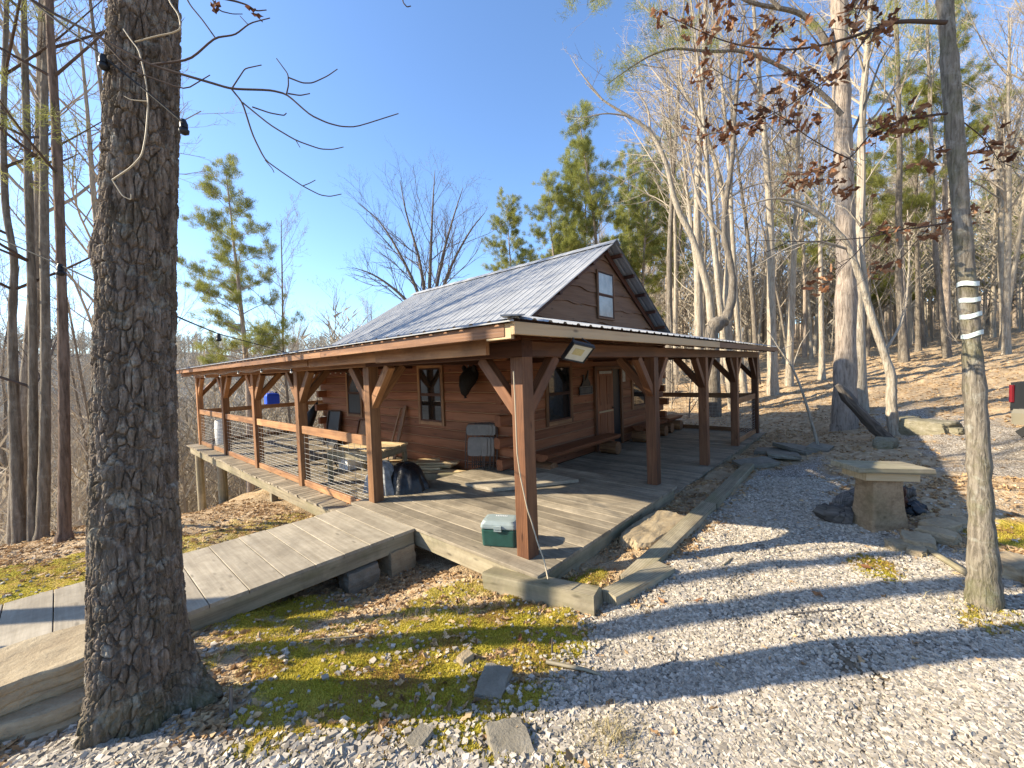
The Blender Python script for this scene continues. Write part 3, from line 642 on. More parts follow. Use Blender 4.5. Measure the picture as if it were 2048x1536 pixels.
# decks
db = MB(); y = 3.28
while y < 14.6:
    x1 = WL+.0 if y < WB+.02 else 9.9
    db.box((-.37+random.uniform(-.012, .012), y, ZD-.036), (x1, y+.135, ZD+random.uniform(-.002, .002)), .004, None, 0); y += .143
x = 3.30
while x < 10.9:
    db.box((x, -.20+random.uniform(-.01, .01), ZD-.036), (x+.135, DF, ZD+random.uniform(-.002, .002)), .004, None, 1); x += .143
x = .3
while x < 3.25:
    db.box((x, 3.262, ZD-.036), (x+.135, 3.28, ZD-.004), .002, None, 0); x += .143
db.build('deck_boards', M['deck'], cabin)
rim = lambda lo, hi, ax: (lambda m_: (m_.box(lo, hi, .004, None, ax), m_.build('deck_rim', M['grey'], cabin)))(MB())
rim((-.30, 3.3, ZD-.27), (-.25, 8.9, ZD-.037), 1); rim((-.302, 8.905, ZD-.27), (-.252, 14.55, ZD-.037), 1)
rim((3.32, -.165, ZD-.25), (10.9, -.12, ZD-.037), 0); rim((10.86, -.11, ZD-.25), (10.905, 2.6, ZD-.037), 1); rim((-.24, 14.5, ZD-.27), (9.9, 14.55, ZD-.037), 0)
jo = MB()
for q in np.arange(3.8, 14.4, .6): jo.box((-.24, q, ZD-.24), (WL+.3, q+.045, ZD-.04), .003, None, 0)
jo.build('deck_joist', M['grey'], cabin)
pb = MB(); x = -.285; k = 0
while x < 3.26:
    pb.box((x, -.345+random.uniform(-.006, .006), -.036), (x+.192, 3.26, random.uniform(-.003, .001)), .005, None, 1); x += .199
pb.build('platform_boards', M['deck'], cabin)
pr_ = MB(); pr_.box((-.262, -.30, -.235), (-.22, 3.25, -.037), .004, .55, 1); pr_.box((-.215, -.302, -.235), (3.27, -.26, -.037), .004, .4, 0); pr_.box((3.235, -.255, -.19), (3.275, 3.2, -.037), .004, .4, 1); pr_.build('platform_rim', M['grey'], cabin)
# piers under the deck
for (px_, y, r_, sq) in ((-.12, 11.45, .115, False), (-.1, 7.25, .065, True), (-.12, 14.3, .11, False), (1.6, 9.0, .1, False)):
    zb = float(gzn(px_, y))-.2; mb = MB()
    if sq: mb.beam((px_, y, zb), (px_, y, ZD-.27), .13, .13, up=(1, 0, 0))
    else: mb.tube([(px_, y, zb), (px_, y, ZD-.27)], [r_*1.05, r_], 14)
    mb.build('deck_pier', M['grey'], cabin)
# windows: frame, two sashes each with its pane
def window(cx, cy, cz, u, n, w, h, trim=.085, lower='glass', fmat='stain', upper='glass'):
    u = np.array(u, float); n = np.array(n, float); c = np.array((cx, cy, cz), float); z = np.array((0, 0, 1.))
    P = lambda a, b_, d: c+u*a+z*b_+n*d
    mb = MB()
    for s in (-1, 1): mb.beam(P(s*(w/2+trim/2), -h/2-trim, .012), P(s*(w/2+trim/2), h/2+trim, .012), .05, trim, up=u, c=.005)
    for s in (-1, 1): mb.beam(P(-w/2, s*(h/2+trim/2), .012), P(w/2, s*(h/2+trim/2), .012), .05, trim, c=.005)
    o = mb.build('window', M[fmat], cabin)
    for s, d, gl in ((1, .020, upper), (-1, .014, lower)):
        k = MB(); a, b_ = (0, h/2) if s > 0 else (-h/2, 0); t = .035
        for q in (-1, 1): k.beam(P(q*(w/2-t/2), a, d), P(q*(w/2-t/2), b_, d), .025, t, up=u, c=.003)
        for zz in (a+t/2, b_-t/2): k.beam(P(-w/2+t, zz, d), P(w/2-t, zz, d), .025, t, c=.003)
        sh = k.build('sash', M['dark'], o)
        g_ = MB(); q = [P(-w/2+t, a+t, d+.002), P(w/2-t, a+t, d+.002), P(w/2-t, b_-t, d+.002), P(-w/2+t, b_-t, d+.002)]; g_.prism(q, -n*.008)
        g_.build('pane', M[gl], sh)
    return o
window(WL, 5.01, 1.43, (0, -1, 0), (-1, 0, 0), .80, 1.24)
window(WL, 8.68, 1.43, (0, -1, 0), (-1, 0, 0), .75, 1.22, lower='screen')
window(4.30, DF, 1.37, (1, 0, 0), (0, -1, 0), .86, 1.20)
window(8.38, DF, 1.37, (1, 0, 0), (0, -1, 0), .80, 1.22)
window(6.43, DF-.058, 3.78, (1, 0, 0), (0, -1, 0), .80, 1.16, trim=.04, fmat='siding', lower='curtain_reflection', upper='curtain_reflection')
# doorway, door leaf, frame
dm = MB(); dm.box((6.74, DF-.02, ZD), (7.16, DF-.012, 1.86), 0, .5, 2); dm.build('unlit_doorway', M['black'], cabin)  # flat black sheet standing in for the darkness of the opening
dr_ = MB(); dr_.box((5.88, DF-.055, ZD+.01), (6.72, DF-.012, 1.83), .005, .55, 2); door = dr_.build('door', M['log'], cabin)
dp = MB()
for (a, b_, c_, d_) in ((6.0, .95, 6.26, 1.7), (6.36, .95, 6.62, 1.7), (6.0, 0, 6.26, .72), (6.36, 0, 6.62, .72)): dp.box((a, DF-.068, b_), (c_, DF-.056, d_), .004, .35, 2)
dp.build('door_panel', M['log'], door)
dh = MB(); dh.box((5.93, DF-.075, .76), (6.66, DF-.057, .80), .004, .9, 0); dh.build('kick_rail', M['pale'], door)
dh = MB(); dh.tube([(6.66, DF-.056, .85), (6.66, DF-.105, .85), (6.64, DF-.12, .85)], [.02, .02, .028], 10); dh.build('handle', M['frame'], door)
dfm = MB()
for x in (5.83, 7.21): dfm.box((x-.045, DF-.07, ZD), (x+.045, DF+.0, 1.95), .005, None, 2)
dfm.box((5.875, DF-.068, 1.86), (7.165, DF, 1.95), .005, None, 0); dfm.build('door_frame', M['stain_shaded'], cabin)

# boardwalk
bw = MB(); x = -.29; wdt = .30; rw = thing('boardwalk', 'low weathered plank boardwalk running from the porch corner past the big oak', 'boardwalk', (-2.4, 2.36, 0))
while x > -5.6:
    bw.box((x-wdt+.006, 1.60+random.uniform(-.012, .012), -.042), (x, 3.125+random.uniform(-.012, .012), -.006+random.uniform(-.002, .002)), .004, None, 1); x -= wdt
bw.build('planks', M['ply'], rw)
bs = MB()
for y in (1.63, 2.36, 3.09): bs.box((-5.5, y-.02, -.215), (-.30, y+.02, -.043), .004, .5, 0)
bs.build('stringer', M['grey'], rw)
# ------------------------------------------------------------------ rocks, timbers
def rock(name, c, size, seed, mt, label, cat='rock', group=None, rotz=0, lay=.0, n=14, flat=1.0, rough=.16, sq=.55):
    g_ = np.linspace(-1, 1, n); A, B = np.meshgrid(g_, g_); one = np.ones_like(A); V = []; F_ = []; off = 0
    for ax in range(3):
        for s in (-1, 1):
            P = [None]*3; P[ax] = one*s; P[(ax+1) % 3] = A if s > 0 else B; P[(ax+2) % 3] = B if s > 0 else A
            V.append(np.stack(P, -1).reshape(-1, 3)); I = off+np.arange(n*n).reshape(n, n); off += n*n
            F_.append(np.stack([I[:-1, :-1], I[:-1, 1:], I[1:, 1:], I[1:, :-1]], -1).reshape(-1, 4))
    V = np.concatenate(V); nrm = np.linalg.norm(V, axis=1, keepdims=True); sph = V/nrm*1.15
    V = V*(sq)+sph*(1-sq)
    a = fbm(V[:, 0]*1.7+V[:, 2]*.9, V[:, 1]*1.7-V[:, 2]*.7, seed, 4)-.47; b_ = fbm(V[:, 2]*4+V[:, 0], V[:, 0]*3+V[:, 1]*2, seed+9, 4)-.47
    d = 1+rough*2.2*a+rough*.9*b_+(lay*np.sin(V[:, 2]*13+a*9) if lay else 0)
    V = V*d[:, None]; V[:, 2] = np.clip(V[:, 2], -1, 1-.25*flat*(a+.2))
    V = V*np.array(size)/2
    cz, sz_ = math.cos(rotz), math.sin(rotz); V = np.stack([V[:, 0]*cz-V[:, 1]*sz_, V[:, 0]*sz_+V[:, 1]*cz, V[:, 2]], -1)
    me = np_mesh(name, V, F_, False); o = link(name, me, mt); o.location = c
    return tag(o, label, cat, group)
gzs = lambda x, y: float(cover_z(np.array([x]), np.array([y]))[0][0])
def slabrock(name, c, size, seed, mt, label, layers=4, rotz=0, m=90, ledge=.035, top=.03, cat='rock'):
    """bedded block: irregular outline, ledges between the beds"""
    r_ = random.Random(seed); th_ = np.linspace(0, 2*np.pi, m, endpoint=False)
    ex = 5.0; base = 1/((np.abs(np.cos(th_))**ex+np.abs(np.sin(th_))**ex)**(1/ex))
    base = base*(1+.16*(fbm(np.cos(th_)*1.6+seed, np.sin(th_)*1.6, seed, 3)-.47)*2+.05*(fbm(np.cos(th_)*7+seed, np.sin(th_)*7, seed+2, 3)-.47)*2)
    rings = []; nl = layers*4
    for k in range(nl+1):
        z = k/nl; L = int(min(z*layers, layers-1e-6)); f = z*layers-L
        off = ledge*(_h2(np.array(L*1.), np.array(seed*1.), 3)-.5)*2-ledge*.9*max(0, .16-min(f, 1-f))/.16
        lay_ = 1+off+.05*(fbm(np.cos(th_)*3+L*5, np.sin(th_)*3+seed, seed+L, 4)-.47)*2+.03*(fbm(np.cos(th_)*13, np.sin(th_)*13+z*9, seed+5, 3)-.47)*2
        q = base*lay_*(1-.06*z)
        rings.append(np.stack([q*np.cos(th_), q*np.sin(th_), np.full(m, z)], -1))
    for s_ in (.93, .78, .55, .3, .1, .002):
        q = rings[nl][:, :2]*s_; rings.append(np.concatenate([q, (1+top*4*(fbm(q[:, 0]*2+seed, q[:, 1]*2, seed+7, 4)-.40))[:, None]], 1))
    V = np.concatenate(rings)*np.array((size[0]/2, size[1]/2, size[2])); n = len(rings)
    cz, sz_ = math.cos(rotz), math.sin(rotz); V = np.stack([V[:, 0]*cz-V[:, 1]*sz_, V[:, 0]*sz_+V[:, 1]*cz, V[:, 2]], -1)
    I = np.arange(n*m).reshape(n, m); J = np.roll(I, -1, 1)
    o = link(name, np_mesh(name, V, [np.stack([I[:-1], J[:-1], J[1:], I[1:]], -1).reshape(-1, 4)], False), mt); o.location = c
    return tag(o, label, cat)
slabrock('boulder', (-3.50, 1.00, -.08), (1.05, .66, .235), 3, M['sand'], 'lower layered sandstone slab of the pair beside the big oak', 3, -.25)
slabrock('boulder', (-3.44, 1.06, .155), (.92, .56, .165), 8, M['sand'], 'upper layered sandstone slab resting on another beside the big oak', 3, -.12)
slabrock('stepping_stone', (1.75, -.62, -.36), (1.25, .50, .27), 5, M['sand'], 'large tan boulder used as a step between platform and timber edging', 2, -.06, top=.05)
rock('stepping_stone', (5.0, -.52, -.33), (1.0, .5, .24), 15, M['sand'], 'smaller tan step stone beside the lower front deck', 'rock', rotz=.05, sq=.75)
rock('flat_stone', (-1.50, -.97, gzs(-1.5, -.97)+.005), (.26, .17, .07), 21, M['slate'], 'brown grey flat stone lying in the moss patch', 'rock', rotz=.5, sq=.85, n=16)
rock('flat_stone', (-1.78, -1.36, gzs(-1.78, -1.36)+.008), (.24, .20, .06), 23, M['slate'], 'triangular grey flagstone half buried at the bottom of the photo', 'rock', rotz=1.0, sq=.8, n=16)
rock('flat_stone', (-2.05, -1.0, gzs(-2.05, -1.0)+.005), (.12, .09, .05), 24, M['slate'], 'small grey flat stone in gravel near the bottom edge of the moss', 'rock', rotz=.2, sq=.8, n=10)
rock('small_rock', (-1.42, -.62, gzs(-1.42, -.62)+.02), (.10, .08, .07), 25, M['sand'], 'small pale rock sitting on sunlit moss', 'rock', n=10)
for i, (x, y, s) in enumerate(((2.45, -3.0, .3), (2.75, -3.15, .26), (3.05, -3.2, .3), (3.3, -3.35, .24), (2.3, -2.88, .2), (2.15, -3.55, .34), (1.9, -3.75, .3), (2.2, -2.98, .16))):
    rock('edging_stone', (x, y, gzs(x, y)+s*.12), (s*1.15, s*.8, s*.55), 40+i, M['sand'], 'pale edging stone in the row between slab pedestal and taped tree', 'rock', 'edging stones behind the taped tree', rotz=i*1.3, n=12)
for i, (px_, py_, d_, s, lb) in enumerate(((1815, 862, 10.0, .55, 'mossy boulder to the left of the snag base pile'), (1855, 893, 9.0, .7, 'long mossy boulder lying at the gravel road edge'), (1830, 880, 9.3, .5, 'mossy boulder behind the long one at the road edge'), (1770, 905, 8.6, .45, 'low mossy boulder below the broken snag'), (1905, 890, 8.6, .3, 'smallest mossy boulder nearest the gravel road'))):
    P = at(px_, py_, d_); rock('mossy_boulder', (P[0], P[1], float(gzn(P[0], P[1]))+s*.1), (s*1.3, s*.8, s*.6), 60+i, M['mossrock'], lb, 'rock', rotz=i, n=14)
for i, (px_, py_, d_, sx, lb) in enumerate(((1565, 905, 8.9, .75, 'flat grey flagstone closest to the deck corner'), (1600, 893, 9.4, .8, 'large tilted flagstone leaning near the porch end'), (1545, 885, 9.7, .6, 'small flagstone under the porch end'), (1510, 922, 8.3, .6, 'flat flagstone between the timber edging and leaf litter'), (1640, 905, 9.2, .5, 'rightmost flagstone in the leaf litter by the porch'))):
    P = at(px_, py_, d_); rock('flagstone', (P[0], P[1], float(gzn(P[0], P[1]))+.06), (sx*1.2, sx*.8, .09), 80+i, M['slate'], lb, 'flagstone', rotz=i*.7+.2, sq=.92, n=10, rough=.07).rotation_euler = (.12*math.sin(i*2), .10*math.cos(i), 0)
rock('pier_stone', (-.48, 1.74, -.33), (.34, .34, .30), 31, M['sand'], 'square stone block propping the boardwalk beside the platform', 'rock', sq=.9, rough=.06)
rock('pier_stone', (-.98, 1.72, -.36), (.38, .3, .26), 32, M['slate'], 'dark stone propping the boardwalk edge further from the platform', 'rock', sq=.75)
def timber(p0, p1, w, h, label, mt=M['grey'], name='landscape_timber'):
    mb = MB(); mb.beam(p0, p1, w, h, c=.014, jit=.012); o = mb.build(name, mt); return tag(o, label, 'timber')
timber((-.36, .22, -.17), (-.20, -.93, -.075), .19, .19, 'short squared timber in front of the platform corner')
timber((-.10, -.98, -.10), (.70, -1.16, -.10), .19, .17, 'short squared timber with a split end lying on the gravel edge')
timber((.30, -.96, -.135), (3.0, -.90, -.16), .19, .17, 'mossy long timber edging the gravel beside the boulder step')
timber((3.02, -.90, -.165), (6.0, -.78, -.19), .19, .16, 'mossy long timber edging the gravel, farther along the porch')

# ------------------------------------------------------------------ things on the porch
def lbox(mb, c, d, cc=.01, ax=0, r=None):
    c = np.array(c); d = np.array(d)/2; mb.box(c-d, c+d, cc, r, ax)
# cooler (faces the -x/-y side)
ck = thing('cooler', 'green cooler with pale grey lid standing by the corner post', 'cooler', (.055, .43, .001), rotz=rad(-62))
mb = MB(); n = 10
def rrect(w, d, r, z, m=5):
    pts = []
    for (sx, sy, a0) in ((1, 1, 0), (-1, 1, 90), (-1, -1, 180), (1, -1, 270)):
        for k in range(m+1):
            a = rad(a0+90*k/m); pts.append((sx*(w/2-r)+r*math.cos(a), sy*(d/2-r)+r*math.sin(a), z))
    return pts
def loft(mb, rings, r=None):
    n = len(rings[0]); V = [p for R in rings for p in R]
    F_ = [(i*n+k, i*n+(k+1) % n, (i+1)*n+(k+1) % n, (i+1)*n+k) for i in range(len(rings)-1) for k in range(n)]+[tuple(range(n))[::-1], tuple(range(len(V)-n, len(V)))]
    mb.add(V, F_, None, r)
loft(mb, [rrect(.37, .23, .03, 0), rrect(.38, .24, .035, .01), rrect(.395, .255, .035, .175), rrect(.385, .245, .03, .178), rrect(.385, .245, .03, .198)]); mb.build('body', M['green'], ck, local=True)
mb = MB(); loft(mb, [rrect(.405, .265, .035, .2), rrect(.41, .27, .035, .215), rrect(.40, .262, .04, .245), rrect(.36, .225, .05, .278), rrect(.30, .17, .04, .283)]); lid = mb.build('lid', M['lid'], ck, local=True)
mb = MB(); lbox(mb, (0, -.142, .218), (.085, .018, .045), .005); lbox(mb, (0, -.14, .183), (.085, .014, .018), .004); mb.build('latch', M['lid'], ck, local=True)
mb = MB(); lbox(mb, (-.165, 0, .272), (.035, .12, .012), .004, 1); lbox(mb, (.165, 0, .272), (.035, .12, .012), .004, 1); mb.build('grip_recess', M['green'], lid, local=True)
mb = MB()
for k in range(7): lbox(mb, (-.06+k*.02, .05, .2845), (.012, .022, .004), .001)
mb.build('raised_lettering', M['white'], lid, local=True)
# cord down the corner post
cp = [at(1027, 742, 3.90), at(1030, 800, 3.90), at(1034, 905, 3.88), at(1040, 950, 3.86), at(1055, 1020, 3.80), at(1062, 1040, 3.78), at(1075, 1085, 3.70), at(1088, 1120, 3.62), at(1096, 1158, 3.5)]
cc = np.array(cp); tt = np.linspace(0, len(cc)-1, 40); cps = np.stack([np.interp(tt, np.arange(len(cc)), cc[:, k]) for k in range(3)], -1)
mb = MB(); mb.tube(cps, .0065, 6); tag(mb.build('extension_cord', M['cord']), 'tan cord running down the corner post to the ground', 'cord')
# floodlight
fp = at(1157, 706, 3.95); fl_ = thing('floodlight', 'rectangular black floodlight hung under the front porch eave', 'floodlight', tuple(fp))
n_ = np.array((-.35, -.62, -.70)); n_ /= np.linalg.norm(n_); uu = at(1170, 706, 3.95)-at(1140, 707, 3.95); uu = np.array((.93, -.30, -.16)); uu -= n_*(uu@n_); uu /= np.linalg.norm(uu); vv = np.cross(n_, uu); vv *= np.sign(vv[2])
w_, h_ = .105, .085
def Q(a, b_, d): return fp+uu*a+vv*b_+n_*d
mb = MB(); mb.prism([Q(-w_*1.25, -h_*1.3, 0), Q(w_*1.25, -h_*1.3, 0), Q(w_*1.25, h_*1.3, 0), Q(-w_*1.25, h_*1.3, 0)], -n_*.035)
for s in (-1, 1): mb.beam(Q(-w_*1.25, s*h_*1.18, .006), Q(w_*1.25, s*h_*1.18, .006), .016, .018, up=n_); mb.beam(Q(s*w_*1.17, -h_*1.1, .006), Q(s*w_*1.17, h_*1.1, .006), .016, .018, up=n_)
mb.build('housing', M['black'], fl_)
mb = MB(); V = [Q(a*w_*1.08, b_*h_*1.08, .004) for a, b_ in ((-1, -1), (1, -1), (1, 1), (-1, 1))]+[Q(a*w_*.55-.01, b_*h_*.45+.01, .001) for a, b_ in ((-1, -1), (1, -1), (1, 1), (-1, 1))]
mb.add(V, [(0, 1, 5, 4), (1, 2, 6, 5), (2, 3, 7, 6), (3, 0, 4, 7)]); mb.build('reflector', M['flood'], fl_)
mb = MB(); mb.add([Q(a*w_*.55-.01, b_*h_*.45+.01, .0025) for a, b_ in ((-1, -1), (1, -1), (1, 1), (-1, 1))], [(0, 1, 2, 3)]); mb.build('led_plate', M['led'], fl_)
mb = MB(); mb.tube([Q(-.10, .05, -.03), Q(-.10, .10, -.05), (fp[0]-.06, fp[1]+.02, 2.21)], .008, 6); mb.tube([Q(.10, .05, -.03), Q(.10, .10, -.05), (fp[0]+.1, fp[1]+.02, 2.21)], .008, 6); mb.build('bracket', M['black'], fl_)
# folding chairs leaning at the wall
def chair(loc, rz, label, first=None, lean=.16):
    if first is None:
        t = thing('folding_chair', label, 'folding chair', (0, 0, 0), 'folding chairs stacked flat by the cabin corner')
        fr = MB()
        for s in (-1, 1):
            fr.tube([(s*.20, 0, 0), (s*.20, .0, .45), (s*.19, 0, .80), (s*.15, 0, .88), (0, 0, .90)], .011, 7); fr.tube([(s*.165, .03, .0), (s*.165, .03, .55)], .010, 7)
        fr.tube([(-.2, 0, .12), (.2, 0, .12)], .008, 6); fr.tube([(-.165, .03, .07), (.165, .03, .07)], .008, 6); fr.build('frame', M['frame'], t, local=True)
        b_ = MB(); loft(b_, [[(x, y-.02, z) for (x, z, y) in rrect(.36, .22, .06, .0)], [(x, y-.045, z) for (x, z, y) in rrect(.35, .21, .06, .0)]]); o = b_.build('backrest', M['vinyl'], t, local=True)
        for v in o.data.vertices: v.co.z += .76
        b_ = MB(); loft(b_, [[(x, y-.012, z) for (x, z, y) in rrect(.29, .38, .05, .0)], [(x, y-.04, z) for (x, z, y) in rrect(.28, .37, .05, .0)]]); o = b_.build('seat', M['vinyl'], t, local=True)
        for v in o.data.vertices: v.co.z += .43
    else:
        t = first.copy(); COL.objects.link(t); t['label'] = label
        for ch in first.children: c = ch.copy(); COL.objects.link(c); c.parent = t
    t.location = loc; t.rotation_euler = (-lean, 0, rz); return t
c0 = chair((2.28, 3.26, ZD+.2), rad(-62), 'folding chair with grey seat facing out at the front of the stack')
for k, lb in enumerate(('folding chair second from the front in the leaning stack', 'folding chair third from the front in the leaning stack', 'rearmost folding chair against the dark log corner')):
    chair((2.36+.05*k, 3.16-.055*k, ZD+.2), rad(-70-4*k), lb, c0, .12-.02*k)
# mounted animal head
P = np.array((2.45, 3.52, 1.72))
t = thing('mounted_head', 'black mounted animal head with snout hanging on the left log wall', 'mounted head', (2.6, 3.52, 1.72))
mb = MB(); mb.tube([(2.585, 3.52, 1.92), (2.50, 3.52, 1.86), (2.40, 3.51, 1.76), (2.32, 3.50, 1.62), (2.30, 3.49, 1.48), (2.31, 3.49, 1.40)], [.14, .17, .18, .13, .075, .04], 16); mb.build('head', M['hide'], t)
for s in (-1, 1):
    mb = MB(); mb.tube([(2.48, 3.52+s*.12, 1.93), (2.46, 3.52+s*.16, 2.02), (2.45, 3.52+s*.15, 2.07)], [.05, .05, .012], 10); mb.build('ear', M['hide'], t)
mb = MB(); mb.tube([(2.575, 3.66, 2.07), (2.57, 3.66, 1.93)], .012, 6); mb.build('hanger', M['wire'], t)
# signs on the front wall
t = thing('wall_sign', 'dark cut out wooden sign with framed lettering left of the door', 'sign', (5.38, DF-.02, 1.4))
mb = MB(); mb.box((5.10, DF-.045, 1.28), (5.66, DF-.02, 1.47), .006, .3, 0); mb.prism([(5.16, DF-.045, 1.47), (5.28, DF-.045, 1.62), (5.27, DF-.045, 1.76), (5.32, DF-.045, 1.76), (5.34, DF-.045, 1.60), (5.44, DF-.045, 1.72), (5.50, DF-.045, 1.86), (5.53, DF-.045, 1.86), (5.50, DF-.045, 1.66), (5.58, DF-.045, 1.56), (5.60, DF-.045, 1.47)], (0, .02, 0)); mb.build('board', M['black'], t)
mb = MB()
for (a, b_, c_, d_) in ((5.10, 1.275, 5.66, 1.29), (5.10, 1.46, 5.66, 1.475), (5.09, 1.28, 5.105, 1.47), (5.655, 1.28, 5.67, 1.47)): mb.box((a, DF-.055, b_), (c_, DF-.046, d_), .002, .3, 0)
for k in range(9): mb.box((5.14+k*.055, DF-.053, 1.31), (5.165+k*.055, DF-.046, 1.44), .002, .3, 2)
mb.build('border', M['vinyl'], t)
mb = MB(); mb.box((5.98, DF-.085, 1.755), (6.60, DF-.07, 1.825), .004, .5, 0); tag(mb.build('door_plaque', M['paper']), 'narrow pale plaque fixed across the top of the cabin door', 'sign')
mb = MB(); mb.box((7.30, DF-.03, 1.50), (7.50, DF-.02, 1.86), .002, .5, 2); tag(mb.build('notice_sheet', M['paper']), 'tall printed notice sheet on the wall right of the door', 'notice')
# log benches
def logbench(x0, x1, y, label, r_=.19):
    t = thing('log_bench', label, 'bench', ((x0+x1)/2, y, ZD), 'split log benches along the front wall')
    mb = MB(); m_ = 14; pts = [(0, y+r_*math.cos(math.pi*k/m_), .27-r_*.75*math.sin(math.pi*k/m_)) for k in range(m_+1)]; mb.prism([(x0, p[1], p[2]) for p in pts], (x1-x0, 0, 0)); mb.build('seat', M['log'], t)
    for x in (x0+.16, x1-.2):
        mb = MB(); mb.tube([(x, y-.21, ZD+.155), (x, y+.21, ZD+.155)], .155, 18, True); o = mb.build('leg', M['stain'], t)
    mb = MB(); mb.beam((x0, y+.25, .52), (x1, y+.25, .52), .07, .2); 
logbench(3.0, 6.0, 2.17, 'long split log bench under the front window, left of the door')
logbench(7.45, 9.1, 2.2, 'split log bench under the right front window')
logbench(9.35, 10.5, 2.25, 'short log bench at the far end of the front porch')
# plywood sheet on platform
A_ = np.array((1.31, 2.46)); B_ = np.array((1.37, 1.79)); C_ = np.array((2.56, 1.02)); D_ = A_+C_-B_
mb = MB(); mb.prism([(A_[0], A_[1], .012), (B_[0], B_[1], .012), (C_[0], C_[1], .012), (2.62, 1.75, .012)], (0, 0, .05), .8); tag(mb.build('plywood_sheet', M['ply']), 'weathered plywood sheet lying flat and sunlit on the platform', 'plywood')
# stacked lumber against the left wall
bd = [((1.75, 4.9), (2.30, 3.35), .14, 0), ((1.95, 4.95), (2.42, 3.45), .15, 0), ((1.55, 4.6), (2.15, 3.40), .12, 0), ((1.6, 5.3), (2.2, 4.2), .25, 1), ((1.9, 5.4), (2.42, 4.1), .28, 1), ((1.65, 4.9), (2.35, 4.05), .20, 2), ((1.7, 5.5), (2.3, 4.6), .30, 2), ((1.85, 4.7), (2.4, 3.9), .18, 3), ((1.6, 5.1), (2.38, 4.5), .25, 3)]
lb_ = ['long rough board at the front edge of the lumber pile', 'long rough board along the wall at the bottom of the lumber pile', 'narrow board lying loose in front of the lumber pile', 'wide sunlit board in the second layer of the lumber pile', 'wide board against the wall in the second layer of lumber', 'short board crossing the third layer of the lumber pile', 'broad board at the far end of the lumber pile', 'short offcut on top nearest the folding chairs', 'broad panel topmost on the lumber pile']
for (a, b_, w, l), lb in zip(bd, lb_):
    mb = MB(); z = ZD+.03+l*.055+.02; mb.beam((*a, z), (*b_, z+random.uniform(0, .012)), w, .04, c=.004, r=random.uniform(.5, 1)); tag(mb.build('lumber_board', M['board']), lb, 'board', 'boards in the lumber pile')
mb = MB(); mb.beam((1.35, 4.35, ZD+.07), (2.2, 3.25, ZD+.07), .13, .13, c=.01); tag(mb.build('timber_baulk', M['grey']), 'thick grey timber baulk lying beside the lumber pile', 'timber')
# planks leaning at the wall
for i, (a, b_, w, lb) in enumerate((((2.28, 6.50, ZD), (2.55, 6.22, 1.08), .06, 'thin pale batten leaning on the left wall'), ((2.30, 6.22, ZD), (2.55, 6.00, 1.14), .12, 'wider plank leaning on the left wall beside the batten'))):
    mb = MB(); mb.beam(a, b_, w, .03, up=(-1, 0, 0), c=.004); tag(mb.build('leaning_plank', M['stain']), lb, 'plank')
def slabp(name, x0, ya, yb, z0, z1, lean, mt, lb, cat, border=None):
    t = thing(name, lb, cat, (x0, (ya+yb)/2, z0)); mb = MB(); mb.prism([(x0-lean, ya, z0), (x0-lean, yb, z0), (x0, yb, z1), (x0, ya, z1)], (.03, 0, 0)); mb.build('panel', mt, t)
    if border:
        k = MB(); P_ = [np.array(q) for q in ((x0-lean-.01, ya, z0), (x0-lean-.01, yb, z0), (x0-.01, yb, z1), (x0-.01, ya, z1))]
        for i in range(4): k.beam(P_[i], P_[(i+1) % 4], .035, .06, up=(-1, 0, 0))
        k.build('border', border, t)
slabp('slate_blackboard', 2.54, 9.45, 10.25, ZD, .86, .18, M['screen'], 'dark slate grey panel leaning on the far end of the left wall', 'panel', M['frame'])
slabp('framed_artboard', 2.54, 7.6, 8.3, ZD, .68, .22, M['stain'], 'brown framed board leaning under the far left window', 'panel', M['dark'])
# work table with apron
t = thing('work_table', 'rough plank table with grey apron just inside the left railing', 'table', (1.0, 5.2, ZD))
tp = np.array([(.34, 5.55), (.74, 4.35), (1.75, 4.75), (1.35, 5.95)]); zt = .43
mb = MB()
for k in range(4):
    a = tp[0]+(tp[3]-tp[0])*(k/4+.01); b_ = tp[1]+(tp[2]-tp[1])*(k/4+.01); a2 = tp[0]+(tp[3]-tp[0])*((k+1)/4-.01); b2 = tp[1]+(tp[2]-tp[1])*((k+1)/4-.01)
    mb.prism([(*a, zt), (*b_, zt), (*b2, zt), (*a2, zt)], (0, 0, .035))
mb.build('tabletop', M['board'], t)
mb = MB()
for i in range(4): a = tp[i]*.94+tp.mean(0)*.06; b_ = tp[(i+1) % 4]*.94+tp.mean(0)*.06; mb.beam((*a, zt-.075), (*b_, zt-.075), .03, .14)
mb.build('apron', M['grey'], t)
for i in range(4):
    mb = MB(); a = tp[i]*.9+tp.mean(0)*.1; mb.beam((*a, ZD), (*a, zt-.15), .085, .085, up=(1, 0, 0)); mb.build('leg', M['grey'], t)
mb = MB(); lbox(mb, (1.28, 6.35, -.02), (.42, .42, .36), .02); tag(mb.build('white_crate', M['white']), 'small white box on the deck behind the plank table', 'box')
# black folding stand
t = thing('folding_stand', 'low black folding stand with crossed legs behind the railing', 'folding stand', (.62, 6.6, ZD))
mb = MB(); lbox(mb, (.62, 6.7, .12), (.75, .55, .03), .01); mb.build('top', M['black'], t)
for s in (-1, 1):
    mb = MB(); mb.tube([(.62+s*.33, 6.95, .42), (.62+s*.33, 6.3, ZD)], .014, 6); mb.build('leg', M['black'], t)
    mb = MB(); mb.tube([(.62+s*.30, 6.35, .42), (.62+s*.30, 6.98, ZD)], .014, 6); mb.build('leg', M['black'], t)
